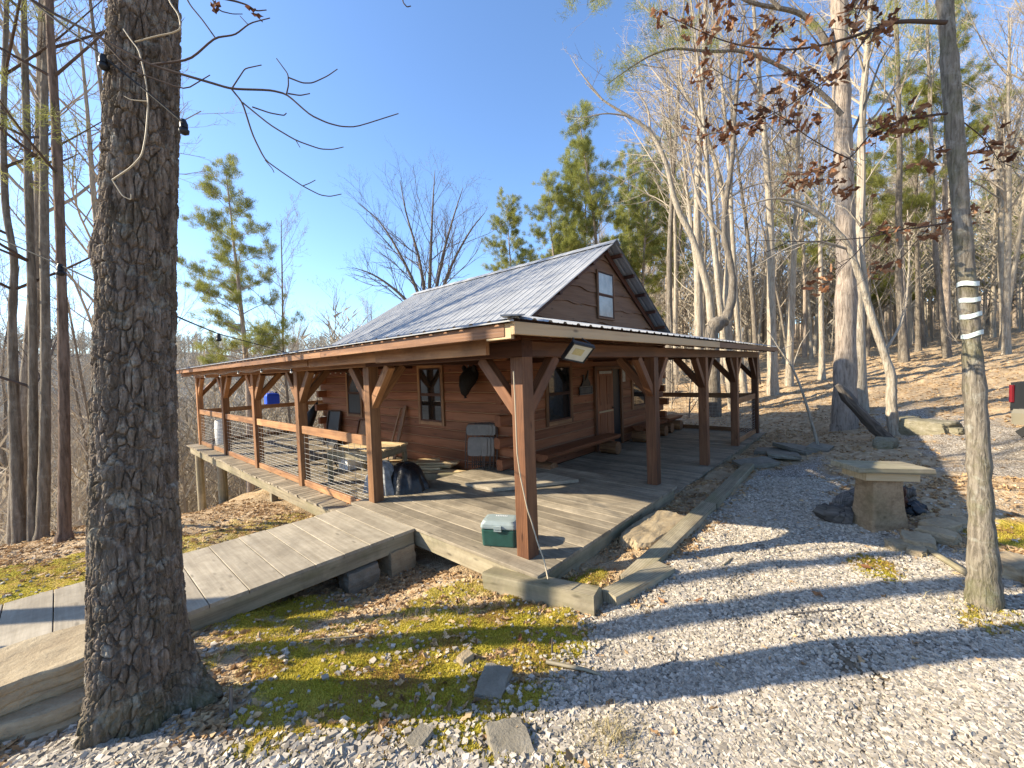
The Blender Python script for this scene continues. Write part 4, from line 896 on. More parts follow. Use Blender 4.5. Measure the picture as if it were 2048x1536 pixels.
# gas cylinder
t = thing('gas_cylinder', 'grey gas cylinder standing inside the railing by the corner platform', 'gas cylinder', (.52, 4.0, ZD))
mb = MB(); hh_ = [(0, .10), (.015, .13), (.03, .15), (.26, .15), (.32, .135), (.36, .09), (.38, .04), (.40, .03)]
mb.tube([(.52, 4.0, ZD+.02+z) for z, _ in hh_], [r_ for _, r_ in hh_], 20); mb.build('body', M['tank'], t)
mb = MB(); mb.tube([(.52, 4.0, ZD+.40), (.52, 4.0, ZD+.46)], .02, 8); mb.build('valve', M['wire'], t)
mb = MB(); mb.tube([(.52+.1*math.cos(a), 4.0+.1*math.sin(a), ZD+.47) for a in np.linspace(0, 6.28, 17)], .009, 6, False); mb.tube([(.62, 4.0, ZD+.34), (.62, 4.0, ZD+.47)], .009, 6); mb.tube([(.42, 4.0, ZD+.34), (.42, 4.0, ZD+.47)], .009, 6); mb.build('collar', M['tank'], t)
# cloth: a draped lump
def lump(name, c, size, seed, mt, label, cat, fold=.12, n=40, lo=0):
    th_ = np.linspace(0, 2*np.pi, n*2, endpoint=False); ph = np.linspace(0, math.pi/2, n//2); T_, Pp = np.meshgrid(th_, ph)
    wv = fold*np.sin(T_*7+seed)*np.sin(Pp)**2+fold*.8*np.sin(T_*13+seed*2)*np.sin(Pp)**3+.25*(fbm(T_*1.5, Pp*2.5, seed)-.47)
    R_ = (np.sin(Pp)**.75)*(1+wv*.8)*(1+.22*(Pp/1.57)**4); Zz = np.cos(Pp)**.8*(1+.25*(fbm(np.cos(T_)*1.5+5, np.sin(T_)*1.5+Pp, seed+4)-.47))
    V = np.stack([R_*np.cos(T_)*size[0], R_*np.sin(T_)*size[1], Zz*size[2]], -1); I = np.arange(V.shape[0]*V.shape[1]).reshape(V.shape[:2]); J = np.roll(I, -1, 1)
    me = np_mesh(name, V.reshape(-1, 3), [np.stack([I[1:], J[1:], J[:-1], I[:-1]], -1)[:, :].reshape(-1, 4)], True); o = link(name, me, mt); o.location = c; return tag(o, label, cat)
lump('tarp_bundle', (.36, 3.42, .0), (.21, .27, .50), 2, M['cloth'], 'crumpled grey tarp draped beside the second left porch post', 'tarp', .16)
lump('rubbish_bag', (.66, 3.22, .0), (.30, .33, .43), 7, M['bag'], 'full black bag slumped beside the grey tarp', 'bag', .05)
# blue water jug on the back rail
P = at(546, 826, topx((2.2, 14.36, .99))[2]); bx, by = P[0], 14.36
t = thing('water_jug', 'bright blue water jug standing on the back railing', 'water jug', (bx, by, .99))
mb = MB(); loft(mb, [[(bx+p[0], by+p[1], .99+p[2]) for p in rrect(w, d, .05, z)] for (w, d, z) in ((.42, .30, 0), (.46, .33, .02), (.46, .33, .30), (.42, .29, .38), (.2, .14, .42))]); mb.build('body', M['blue'], t)
mb = MB(); mb.tube([(bx+.15, by, 1.37), (bx+.15, by, 1.44)], .04, 12); mb.build('cap', M['black'], t)
mb = MB(); mb.tube([(bx-.16, by, 1.36), (bx-.14, by, 1.45), (bx+.04, by, 1.45), (bx+.06, by, 1.40)], .018, 8); mb.build('handle', M['blue'], t)
mb = MB(); bxx, byy = .45, 13.7; pr2 = [(0, .20), (.02, .21), (.4, .225), (.80, .21), (.82, .20)]; mb.tube([(bxx, byy, ZD+z) for z, _ in pr2], [r_ for _, r_ in pr2], 22)
for z in (.25, .55): mb.tube([(bxx+.226*math.cos(a), byy+.226*math.sin(a), ZD+z) for a in np.linspace(0, 6.29, 25)], .009, 5, False)
tag(mb.build('plastic_drum', M['white']), 'white plastic drum at the far left end of the deck', 'drum')
# black coat-like furled umbrella leaning at the far corner
t = thing('furled_umbrella', 'black furled umbrella leaning at the far cabin corner', 'umbrella', (2.3, 11.0, ZD))
mb = MB(); mb.tube([(2.05, 11.1, .15), (2.12, 11.08, .35), (2.3, 11.0, .75), (2.42, 10.95, 1.0), (2.46, 10.93, 1.12)], [.19, .20, .15, .08, .02], 14); mb.build('canopy', M['bag'], t)
mb = MB(); mb.tube([(2.0, 11.13, ZD), (2.48, 10.92, 1.2)], .015, 8); mb.build('pole', M['frame'], t)
# reddish board leaning under the deck
zb = gzs(.4, 8.3); mb = MB(); mb.prism([(.25, 8.7, zb), (.45, 7.75, zb), (.75, 7.85, zb+.55), (.55, 8.8, zb+.55)], (.03, .01, 0)); tag(mb.build('leaning_board', M['stain']), 'reddish board propped under the left deck', 'board')

# ------------------------------------------------------------------ slab pedestal, logs
pz = gzs(2.85, -2.62); base = np.array((2.96, -2.71))
t = thing('slab_pedestal', 'stump pedestal topped by a grey weathered wooden slab', 'pedestal', (base[0], base[1], pz))
mb = MB(); ang = rad(-50)
def ped(w, d, z, m=6, r_=.03, a=ang, cx=0, cy=0): return [(base[0]+cx+p[0]*math.cos(a)-p[1]*math.sin(a), base[1]+cy+p[0]*math.sin(a)+p[1]*math.cos(a), pz+p[2]) for p in rrect(w, d, r_, z, m)]
loft(mb, [ped(.45, .38, -.05), ped(.40, .34, .04), ped(.345, .30, .25), ped(.32, .28, .48), ped(.32, .28, .56)]); o_ = mb.build('stump', M['stump'], t)
a2 = rad(-50); dx, dy = math.cos(a2), math.sin(a2)
mb = MB(); mb.beam((base[0]-dx*.27, base[1]-dy*.27, pz+.615), (base[0]+dx*.30, base[1]+dy*.30, pz+.585), .34, .09, c=.006); mb.build('cross_board', M['board'], t)
mb = MB(); mb.beam((base[0]-dx*.37-.01, base[1]-dy*.37, pz+.70), (base[0]+dx*.43, base[1]+dy*.43, pz+.655), .42, .06, c=.01, jit=.006); mb.build('slab', M['grey'], t)
def logs(pts, r_, lb, mt=M['old']):
    P_ = np.array(pts, float); R_ = np.broadcast_to(np.asarray(r_, float), (len(P_),)); v = np.linspace(0, len(P_)-1, 18); u = np.arange(len(P_))
    Q_ = np.stack([np.interp(v, u, P_[:, k]) for k in range(3)], -1); R_ = np.interp(v, u, R_); Q_[1:-1] = (Q_[:-2]+2*Q_[1:-1]+Q_[2:])/4; Q_[1:-1] += np.random.default_rng(len(lb)).normal(0, .008, Q_[1:-1].shape)
    R_ = R_*(1+np.random.default_rng(len(lb)+1).normal(0, .06, 18)); mb = MB(); mb.tube(Q_, R_, 18, True); n_ = 18
    for i in range(18*n_): mb.v[i] = tuple(np.array(mb.v[i])+(np.array(mb.v[i])-Q_[i//n_])*(.16*math.sin((i % n_)*2.1+i//n_*.35)+random.uniform(-.07, .07)))
    mb.v[18*n_:19*n_] = mb.v[:n_]; mb.v[19*n_:20*n_] = mb.v[17*n_:18*n_]
    o = mb.build('log', mt); return tag(o, lb, 'log')
g0 = gzs(2.75, -2.3)
logs([at(1640, 1018, 4.95), at(1670, 1028, 4.85), at(1706, 1040, 4.74)], [.085, .10, .115], 'weathered grey log lying left of the pedestal, cut end towards the camera')
logs([at(1668, 1028, 5.0), at(1686, 1003, 5.1), at(1715, 985, 5.2)], [.085, .085, .07], 'curved grey log rising behind the cut one by the pedestal')
logs([at(1800, 1035, 5.0), at(1822, 1022, 5.0), at(1848, 1012, 5.05)], [.14, .13, .03], 'charred black log right of the pedestal', M['black'])
logs([at(1811, 1030, 5.2), at(1811, 978, 5.2)], [.10, .09], 'upright grey stump behind the pedestal', M['old'])
logs([at(1803, 1040, 5.0), at(1801, 978, 5.0)], [.05, .05], 'upright dark post stub directly behind the pedestal', M['dark'])
for i, (pts, r_, lb) in enumerate((([(-.72, -1.65), (-.58, -1.72), (-.45, -1.68)], .006, 'thin dark stick in the shadow band on the gravel'), ([(.35, -2.2), (.55, -2.45), (.62, -2.5)], .007, 'dark stick lying on the right gravel'), ([(1.0, -1.6), (1.25, -1.62)], .01, 'short pale stick near the timber edging'), ([(-1.12, -1.08), (-1.02, -1.32), (-1.0, -1.42)], .014, 'pale broken branch lying in the gravel shadow'), ([(1.7, -3.3), (2.3, -3.05)], .03, 'pale barkless limb on the ground behind the taped tree'), ([(-2.0, .6), (-1.7, .35), (-1.62, .3)], .008, 'thin twig on the shaded moss near the boardwalk'))):
    mb = MB(); mb.tube([(x, y, gzs(x, y)+r_*.9+.008) for x, y in pts], [r_, r_*.85, r_*.6][:len(pts)], 6); tag(mb.build('fallen_stick', M['old'] if i in (0, 1) else M['grey']), lb, 'stick')
mb = MB(); mb.tube([(-2.62, -.05, gzs(-2.62, -.05)-.02), (-2.615, -.06, gzs(-2.62, -.05)+.16)], [.012, .008], 6); tag(mb.build('upright_stick', M['old']), 'short upright stick beside the roots of the big oak', 'stick')
mb = MB(); mb.tube([(-.98, -1.02, gzs(-.98, -1.02)-.02), (-.98, -1.03, gzs(-.98, -1.02)+.12)], [.009, .004], 6); tag(mb.build('upright_stick', M['old']), 'thin upright stub in the middle gravel', 'stick')
for i, (x, y, lb) in enumerate(((-1.0, -.75, 'red brown leaf lying between moss and gravel'), (1.55, -2.62, 'brown oak leaf on the right gravel beside the small moss patch'), (.25, -1.6, 'curled tan leaf standing upright on the sunlit gravel'), (.75, -2.35, 'brown leaf on the gravel in front of the shadow band'), (.1, -1.35, 'orange brown leaf near the short timber'))):
    me = leaves_mesh('fallen_leaf', np.array([(x, y, gzs(x, y)+.03)]), np.array([.10]), M['leaf'], .25, tone=np.array([.4+.15*i])); tag(link('fallen_leaf', me, M['leaf']), lb, 'leaf')

# ------------------------------------------------------------------ pickup truck at the right edge
tx, ty = 7.17, -4.32; tz = float(gz(tx+1.5, ty-.9))
t = thing('pickup_truck', 'dark pickup truck with red tail light parked on the gravel track', 'truck', (tx, ty, tz), rotz=rad(-27))
def side(prof, y0, y1): mb = MB(); mb.prism([(x, y0, z) for x, z in prof], (0, y1-y0, 0), .5); return mb
side([(.0, .62), (.02, 1.08), (2.0, 1.10), (2.0, .55), (1.55, .55), (1.45, .80), (1.2, .9), (.95, .8), (.85, .55)], -1.86, 0).build('bed', M['paint'], t, local=True)
side([(2.03, .5), (2.03, 1.12), (2.2, 1.72), (3.4, 1.75), (4.0, 1.15), (5.3, 1.05), (5.35, .5), (4.9, .5), (4.8, .8), (4.5, .9), (4.2, .8), (4.1, .5)], -1.84, -.02).build('cab', M['paint'], t, local=True)
mb = MB(); mb.box((-.03, -1.75, .64), (.0, -.11, 1.09), .02, .5, 1); mb.build('tailgate', M['paint'], t, local=True)
mb = MB(); mb.box((-.02, -.045, .76), (.14, .012, 1.04), .02, .5, 2); mb.build('tail_light', M['red'], t, local=True)
mb = MB(); mb.box((-.02, -1.86, .74), (.14, -1.76, 1.05), .02, .5, 2); mb.build('tail_light', M['red'], t, local=True)
mb = MB(); mb.prism([(-.16, -1.83, .42), (-.18, -1.83, .60), (-.10, -1.83, .66), (.02, -1.83, .62), (.02, -1.83, .44)], (0, 1.76, 0)); mb.build('bumper', M['bumper'], t, local=True)
for (wx, wy) in ((1.2, -.13), (1.2, -1.73), (4.5, -.13), (4.5, -1.73)):
    mb = MB(); mb.tube([(wx, wy-.12, .38), (wx, wy+.12, .38)], .38, 28); w_o = mb.build('wheel', M['rubber'], t, local=True); mb = MB(); mb.tube([(wx, wy-.125, .38), (wx, wy+.125, .38)], .22, 20); mb.build('rim', M['wire'], w_o, local=True)
for s in (-.10, -1.85):
    mb = MB(); mb.prism([(2.3, s, 1.18), (2.42, s, 1.64), (3.3, s, 1.66), (3.75, s, 1.18)], (0, .10, 0)); mb.build('side_window', M['glass'], t, local=True)
mb = MB(); mb.beam((-.1, -.3, .42), (-.06, -.12, .25), .05, .12); mb.build('mud_flap', M['rubber'], t, local=True)
# ------------------------------------------------------------------ trees
R3 = random.Random(11)
def unit(v): v = np.asarray(v, float); return v/(np.linalg.norm(v)+1e-12)
def rnd3(): return np.array((R3.gauss(0, 1), R3.gauss(0, 1), R3.gauss(0, 1)))
def curve(p, d, L, n, wob, lift=0.0):
    """wandering polyline"""
    P = [np.asarray(p, float)]; d = unit(d)
    for i in range(n):
        d = unit(d+rnd3()*wob+np.array((0, 0, lift))); P.append(P[-1]+d*L/n)
    return np.array(P), d
def side_dir(t, ang):
    t = np.asarray(t, float)
    a = unit(np.cross(t, unit(rnd3()))); return unit(t*math.cos(ang)+a*math.sin(ang))
def branch(groups, P, r0, level, kids, tip=.35, leaf=None, gnarl=.16):
    """recursive twigs along polyline P"""
    n = len(P); R = r0*np.linspace(1, tip, n); groups.append((P, R, 5 if level == 0 else (4 if r0 > .012 else 3)))
    L = np.sum(np.linalg.norm(np.diff(P, axis=0), axis=1))
    if level >= len(kids): 
        if leaf is not None: leaf.append(P[-1])
        return
    for k in range(kids[level]):
        s = .22+.78*(k+R3.random()*.9)/kids[level]; s = min(s, .99); i = min(int(s*(n-1)), n-2); q = s*(n-1)-i
        p = P[i]*(1-q)+P[i+1]*q; t = unit(P[i+1]-P[i]); d = side_dir(t, rad(R3.uniform(28, 62))); d = unit(d+np.array((0, 0, .22)))
        l = L*R3.uniform(.34, .62)*(1.1-.55*s); rr_ = max(r0*(1-(1-tip)*s)*.62, .0042)
        Q, _ = curve(p, d, l, 4 if level < 1 else 3, gnarl*.55, .05); branch(groups, Q, rr_, level+1, kids, .4, leaf, gnarl)
def bare_mesh(H, r0, n_lim, kids, first=.32, spread=(35, 65), lean=.02, fork=False):
    tg = []; cg = []
    P, _ = curve((0, 0, -.4), (R3.gauss(0, lean), R3.gauss(0, lean), 1), H*.93, 14, .018, .03)
    R = r0*(np.linspace(1, .12, len(P))**.85); R[0] *= 1.45; R[1] *= 1.08; tg.append((P, R, 8))
    for k in range(n_lim):
        s = first+(.985-first)*(k+R3.random()*.8)/n_lim; i = min(int(s*(len(P)-1)), len(P)-2); q = s*(len(P)-1)-i
        p = P[i]*(1-q)+P[i+1]*q; d = side_dir((0, 0, 1), rad(R3.uniform(*spread)))
        L = H*R3.uniform(.15, .28)*(1.15-.7*(s-first)/(1-first)); rr_ = max(.009, r0*(1-s)*.42+.006)
        Q, _ = curve(p, d, L, 6, .09, .08); branch(cg, Q, rr_, 0, kids)
    if fork:
        for k in range(2):
            i = R3.randint(5, 8); d = side_dir((0, 0, 1), rad(R3.uniform(14, 26))); Q, _ = curve(P[i], d, H*.5, 8, .06, .05); tg.append((Q, np.linspace(R[i]*.75, .02, 9), 6))
            for j in range(8):
                s = .3+.09*j; a = int(s*8); d2 = side_dir(unit(Q[a+1]-Q[a]), rad(R3.uniform(30, 60))); q2, _ = curve(Q[a], d2, H*.2, 5, .13, .1); branch(cg, q2, .016, 0, kids)
    return tg, cg
def mesh_of(name, groups, smooth=True):
    V, Fs = tubes_np(groups); return np_mesh(name, V, Fs, smooth)
def needles_mesh(name, C, D, n, ln, w):
    """needle tufts: centres C (m,3), axis D (m,3)"""
    m_ = len(C); d = D[:, None]*1.0+rng.normal(0, .62, (m_, n, 3)); d /= np.linalg.norm(d, axis=2, keepdims=True)
    L = ln*rng.uniform(.6, 1.15, (m_, n, 1)); c = C[:, None]+rng.normal(0, ln*.35, (m_, n, 3)); s = np.cross(d, rng.normal(0, 1, (m_, n, 3))); s /= np.linalg.norm(s, axis=2, keepdims=True)
    V = np.stack([c-s*w, c+s*w, c+d*L], 2).reshape(-1, 3)
    r = np.clip(rng.normal(.5, .2, (m_, 1))+rng.normal(0, .12, (m_, n)), 0, 1)
    return np_mesh(name, V, [np.arange(len(V)).reshape(-1, 3)], False, {'rnd': ('FLOAT', 'POINT', np.repeat(r.ravel(), 3))})
def pine_parts(H, r0, first=.5, nb_=30, dens=1.0, spread=.19, nsize=1.0):
    tg = []; bg_ = []; C = []; D = []
    P, _ = curve((0, 0, -.4), (R3.gauss(0, .015), R3.gauss(0, .015), 1), H, 14, .02, .03)
    tg.append((P, r0*np.linspace(1.1, .10, 15), 8))
    for k in range(nb_):
        s = first+(1-first)*(k+R3.random())/nb_; i = min(int(s*14), 13); q = s*14-i; p = P[i]*(1-q)+P[i+1]*q; f = (s-first)/(1-first)
        L = H*spread*R3.uniform(.55, 1.15)*(1.1-.85*f)*(.55+.45*min(1, f*4)); a = R3.uniform(0, 6.283)
        Q, _ = curve(p, (math.cos(a), math.sin(a), R3.uniform(-.05, .55)+.4*f), L, 5, .14, .06); bg_.append((Q, np.linspace(max(.012, r0*.22*(1-f)), .006, 6), 4))
        for j in range(max(3, int(9*dens*L/2))):
            u = .35+.65*R3.random(); a_ = min(int(u*5), 4); q2 = u*5-a_; b_ = Q[a_]*(1-q2)+Q[a_+1]*q2
            T, _ = curve(b_, side_dir(unit(Q[a_+1]-Q[a_]), rad(R3.uniform(25, 70)))+np.array((0, 0, .35)), R3.uniform(.25, .7)*nsize, 2, .2, .1); bg_.append((T, np.array((.007, .005, .004)), 3))
            for v in (T[1], T[2], T[2]): C.append(v+rnd3()*.05*nsize); D.append(unit(T[2]-T[1]+np.array((0, 0, .25))))
        C.append(Q[-1]); D.append(unit(Q[-1]-Q[-2]))
    return tg, bg_, np.array(C), np.array(D)
BARE = []
for i, (H, r0, nl, kids, first, spread, fork) in enumerate(((18, .15, 24, (6, 5, 3), .42, (32, 62), False), (21, .17, 24, (6, 5, 3), .5, (28, 55), False), (16, .11, 24, (6, 5, 3), .35, (35, 70), False), (19, .16, 18, (6, 5, 3), .42, (30, 60), True), (22, .19, 24, (7, 5, 3), .52, (30, 65), False), (14, .08, 22, (5, 4, 3), .30, (30, 60), False), (21, .14, 14, (5, 4, 3), .60, (30, 55), False), (20, .11, 12, (5, 4, 3), .58, (30, 55), False))):
    tg, cg = bare_mesh(H, r0, nl, kids, first, spread, fork=fork); BARE.append((mesh_of('trunk', tg), mesh_of('crown', cg, False), H, r0))
SAP = []
for i in range(3):
    tg, cg = bare_mesh(4.2+i*.8, .028, 12, (5, 3), .12, (30, 60), .08); SAP.append((mesh_of('trunk', tg), mesh_of('crown', cg, False), 4.2, .03))
PINE = []
for i, (H, r0, first, nb_, sp) in enumerate(((17, .17, .42, 58, .17), (20, .20, .55, 44, .15), (14, .13, .20, 84, .25))):
    tg, bg_, C, D = pine_parts(H, r0, first, nb_, 1.0, sp); PINE.append((mesh_of('trunk', tg), mesh_of('limbs', bg_, False), needles_mesh('crown', C, D, 58, .20, .0066), H, r0))
for m_, k in [(b_[0], 'pale_bark') for b_ in BARE]: m_.materials.append(M[k])
for b_ in BARE+SAP: b_[1].materials.append(M['twig'])
for b_ in SAP: b_[0].materials.append(M['twig'])
for b_ in PINE: b_[0].materials.append(M['pinebark']); b_[1].materials.append(M['twig']); b_[2].materials.append(M['needle'])
def place_tree(name, parts, x, y, sc, label, cat, group=None, rz=None, z=None, tilt=0, bark=None):
    t = bpy.data.objects.new(name, None); COL.objects.link(t); t.empty_display_size = .2
    t.location = (x, y, float(gzn(x, y)) if z is None else z); t.rotation_euler = (R3.gauss(0, tilt), R3.gauss(0, tilt), R3.uniform(0, 6.28) if rz is None else rz); t.scale = (sc, sc, sc*R3.uniform(.93, 1.1))
    tag(t, label, cat, group)
    for me, nm in zip(parts, ('trunk', 'crown') if len(parts) == 2 else ('trunk', 'limbs', 'crown')):
        o = bpy.data.objects.new(nm, me); COL.objects.link(o); o.parent = t
        if bark and nm == 'trunk': o.material_slots[0].link = 'OBJECT'; o.material_slots[0].material = M[bark]
    return t
TREES = []
def free(x, y, dmin):
    if -1.6 < x < 13 and -4 < y < 17 and not (x > 10.9 and (y > 4)): return False
    if 5 < x < 15 and -5.6 < y < -2: return False
    return all((x-a)**2+(y-b_)**2 > dmin*dmin for a, b_ in TREES)
def px_tree(name, kind, px_, d, sc, label, cat, group=None, rz=None, bark=None, tilt=0):
    P = at(px_, 760, d); TREES.append((P[0], P[1])); return place_tree(name, kind, P[0], P[1], sc, label, cat, group, rz, tilt=tilt, bark=bark)
B2 = [b_[:2] for b_ in BARE]; S2 = [b_[:2] for b_ in SAP]; P3 = [b_[:3] for b_ in PINE]
def explicit(name, label, trunk, limbs, barkm, cat='tree', twig='twig', kids=(4, 3, 2), own=True, sides=14, extra=None):
    """trunk / limbs = lists of (points, radii)"""
    base = np.array(trunk[0][0][0]); t = thing(name, label, cat, tuple(base))
    def sm(pts, rr_, n):
        pts = np.array(pts, float); u = np.arange(len(pts)); v = np.linspace(0, len(pts)-1, n)
        Q = np.stack([np.interp(v, u, pts[:, k]) for k in range(3)], -1); K = Q.copy(); K[1:-1] = (Q[:-2]+2*Q[1:-1]+Q[2:])/4; K[1:-1] = (K[:-2]+2*K[1:-1]+K[2:])/4
        return K, np.interp(v, u, np.broadcast_to(rr_, (len(pts),)))
    tg = []; cg = []
    for pts, rr_ in trunk: K, R = sm(pts, rr_, max(10, 5*len(pts))); tg.append((K, R*(1+.06*np.array([R3.gauss(0, 1) for _ in R])), sides))
    for pts, rr_ in limbs:
        K, R = sm(pts, rr_, max(6, 3*len(pts))); cg.append((K, R, 6))
        L = np.sum(np.linalg.norm(np.diff(K, axis=0), axis=1))
        for k in range(kids[0]):
            s = .25+.74*(k+R3.random())/kids[0]; i = min(int(s*(len(K)-1)), len(K)-2); d = side_dir(unit(K[i+1]-K[i]), rad(R3.uniform(25, 60)))
            Q, _ = curve(K[i], d+np.array((0, 0, .15)), L*R3.uniform(.2, .42)*(1.2-.6*s), 5, .12, .04); branch(cg, Q, max(.0045, R[i]*.34), 1, (0,)+tuple(kids[1:]))
    link('trunk', mesh_of('trunk', tg), M[barkm], t)
    if cg: link('crown', mesh_of('crown', cg, False), M[twig], t)
    return t

# --- the big foreground oak, bark modelled
def worley(u, v, nu, s=0):
    iu = np.floor(u); iv = np.floor(v); f1 = np.full(u.shape, 9.); f2 = np.full(u.shape, 9.); cid = np.zeros(u.shape)
    for a in (-1, 0, 1):
        for b_ in (-1, 0, 1):
            cu = np.mod(iu+a, nu); cv = iv+b_; d = np.hypot(iu+a+.1+.8*_h2(cu, cv, s)-u, iv+b_+.1+.8*_h2(cu, cv, s+5)-v)
            m_ = d < f1; f2 = np.where(m_, f1, np.minimum(f2, d)); cid = np.where(m_, _h2(cu, cv, s+9), cid); f1 = np.where(m_, d, f1)
    return f1, f2, cid
oc = np.array([at(285, 1475, 2.30), at(283, 1425, 2.29), at(281, 1330, 2.28), at(275, 1180, 2.26), at(271, 1000, 2.24), at(271, 768, 2.22), at(277, 500, 2.21), at(285, 250, 2.19), at(292, 0, 2.18)])
orad = np.array((.262, .245, .220, .202, .185, .172, .162, .154, .145))
kz = np.argsort(oc[:, 2]); oc = oc[kz]; orad = orad[kz]
oak = thing('oak_tree', 'big oak trunk with deeply furrowed bark filling the left foreground', 'tree', tuple(oc[0]))
zz = np.linspace(oc[0, 2], oc[-1, 2], 1250); nth = 330; th_ = np.linspace(0, 2*np.pi, nth, endpoint=False)
cx_ = np.interp(zz, oc[:, 2], oc[:, 0]); cy_ = np.interp(zz, oc[:, 2], oc[:, 1]); r_ = np.interp(zz, oc[:, 2], orad)
ker = np.ones(61)/61
def smth(a): return np.convolve(np.pad(a, 30, mode='edge'), ker, 'valid')
cx_, cy_, r_ = smth(cx_), smth(cy_), smth(r_)
TT, ZZ = np.meshgrid(th_, zz); nu = 30
wu = TT/(2*np.pi)*nu+1.1*(fbm(ZZ*5, np.cos(TT)*2+np.sin(TT), 3)-.47)+.35*(fbm(ZZ*19, np.cos(TT)*7+np.sin(TT)*5, 4)-.47); wv = ZZ*9.5+2.0*(fbm(ZZ*6, np.sin(TT)*3+np.cos(TT)*2, 5)-.47)
f1, f2, cid = worley(wu, wv, nu, 2); plate = sstep(.0, .24, f2-f1)
g1, g2, cid2 = worley(wu*2.3, wv*2.6, round(nu*2.3), 12)
fine = fbm(np.cos(TT)*16+ZZ*3, np.sin(TT)*16+ZZ*28, 6, 5)-.47
dsp = .018*(plate-1)+.008*(cid-.5)*plate+.005*(sstep(.0, .3, g2-g1)-1)*plate+.016*fine
base_t = np.clip((.55-(ZZ-oc[1, 2]))/.55, 0, 1)
fl = .055*base_t**2.2*(np.cos(TT*5+1.2)+.7*np.cos(TT*3+.4))
rt = .16*np.clip((.22-(ZZ-oc[1, 2]))/.22, 0, 1)**2*np.exp(-((np.mod(TT-rad(-40)+np.pi, 2*np.pi)-np.pi)/.32)**2)
bur = .03*np.exp(-((ZZ-2.62)/.12)**2-((np.mod(TT-rad(165)+np.pi, 2*np.pi)-np.pi)/.35)**2)
RRR = r_[:, None]+dsp+fl+rt+bur
V = np.stack([cx_[:, None]+RRR*np.cos(TT), cy_[:, None]+RRR*np.sin(TT), ZZ], -1).reshape(-1, 3)
I = np.arange(V.shape[0]).reshape(TT.shape); J = np.roll(I, -1, 1)
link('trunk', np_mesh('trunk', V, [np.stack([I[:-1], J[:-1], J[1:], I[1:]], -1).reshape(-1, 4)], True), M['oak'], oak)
up_ = unit((-.02, -.22, 1)); tg = []; cg = []
Pt = [oc[-1]-up_*.05+up_*k*.9+rnd3()*.04*k for k in range(12)]; tg.append((np.array(Pt), np.linspace(.128, .03, 12), 14))
for k in range(14):
    i = 4+int(k*.5); d = side_dir(up_, rad(R3.uniform(35, 65))); Q, _ = curve(Pt[i], d, R3.uniform(2.0, 3.6), 6, .12, .08); branch(cg, Q, .035, 0, (5, 4))
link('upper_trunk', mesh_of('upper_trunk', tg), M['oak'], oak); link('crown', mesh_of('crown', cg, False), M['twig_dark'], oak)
# pale dead twig hanging in front of the oak
pt = lambda L, d: [at(a, b_, d+(e[0] if e else 0)) for a, b_, *e in L]
def twig_thing(name, label, paths, mt, cat='branch'):
    g_ = []
    for pts, r0, r1 in paths:
        P = np.array(pts); u = np.arange(len(P)); v = np.linspace(0, len(P)-1, 4*len(P)); Q = np.stack([np.interp(v, u, P[:, k]) for k in range(3)], -1); Q[1:-1] = (Q[:-2]+2*Q[1:-1]+Q[2:])/4
        g_.append((Q, np.linspace(r0, r1, len(v)), 6))
    return tag(link(name, mesh_of(name, g_), mt), label, cat)
twig_thing('hanging_twig', 'pale curved dead twig hanging across the big oak trunk', [(pt([(225, 360), (262, 335), (284, 311), (292, 270), (297, 205), (290, 150), (278, 100), (262, 80), (247, 58)], 2.02), .0042, .0028), (pt([(270, 84), (310, 73), (345, 66), (362, 58), (358, 30), (340, 5), (325, -40), (200, -160)], 2.03), .0035, .004), (pt([(225, 360), (245, 392), (262, 400), (262, 388)], 2.03), .003, .002), (pt([(297, 203), (262, 200), (248, 192)], 2.03), .003, .002)], M['cord'])
# tree just left of the frame, whose bough overhangs the picture and whose shadow crosses the gravel
lt = (-5.0, .85); lz_ = float(gz(*lt))
explicit('oak_tree', 'tall bare oak just beyond the left edge', [([(lt[0], lt[1], lz_-.3), (lt[0]+.05, lt[1], 2.5), (lt[0]+.1, lt[1]+.1, 6), (lt[0], lt[1]+.1, 9.5), (lt[0]-.2, lt[1], 13)], (.22, .19, .17, .12, .04))], [([(lt[0], lt[1], 6+k*.7), (lt[0]+1.6*math.cos(k*2.4), lt[1]+1.6*math.sin(k*2.4), 7.0+k*.75), (lt[0]+2.8*math.cos(k*2.4+.2), lt[1]+2.8*math.sin(k*2.4+.2), 8.4+k*.75)], (.05, .03, .01)) for k in range(5, 8)], 'right', kids=(3, 2, 2))
root = [(lt[0]+.05, lt[1], 4.3), (-4.3, .9, 4.25), (-3.9, .2, 4.1)]
DB = 1.75
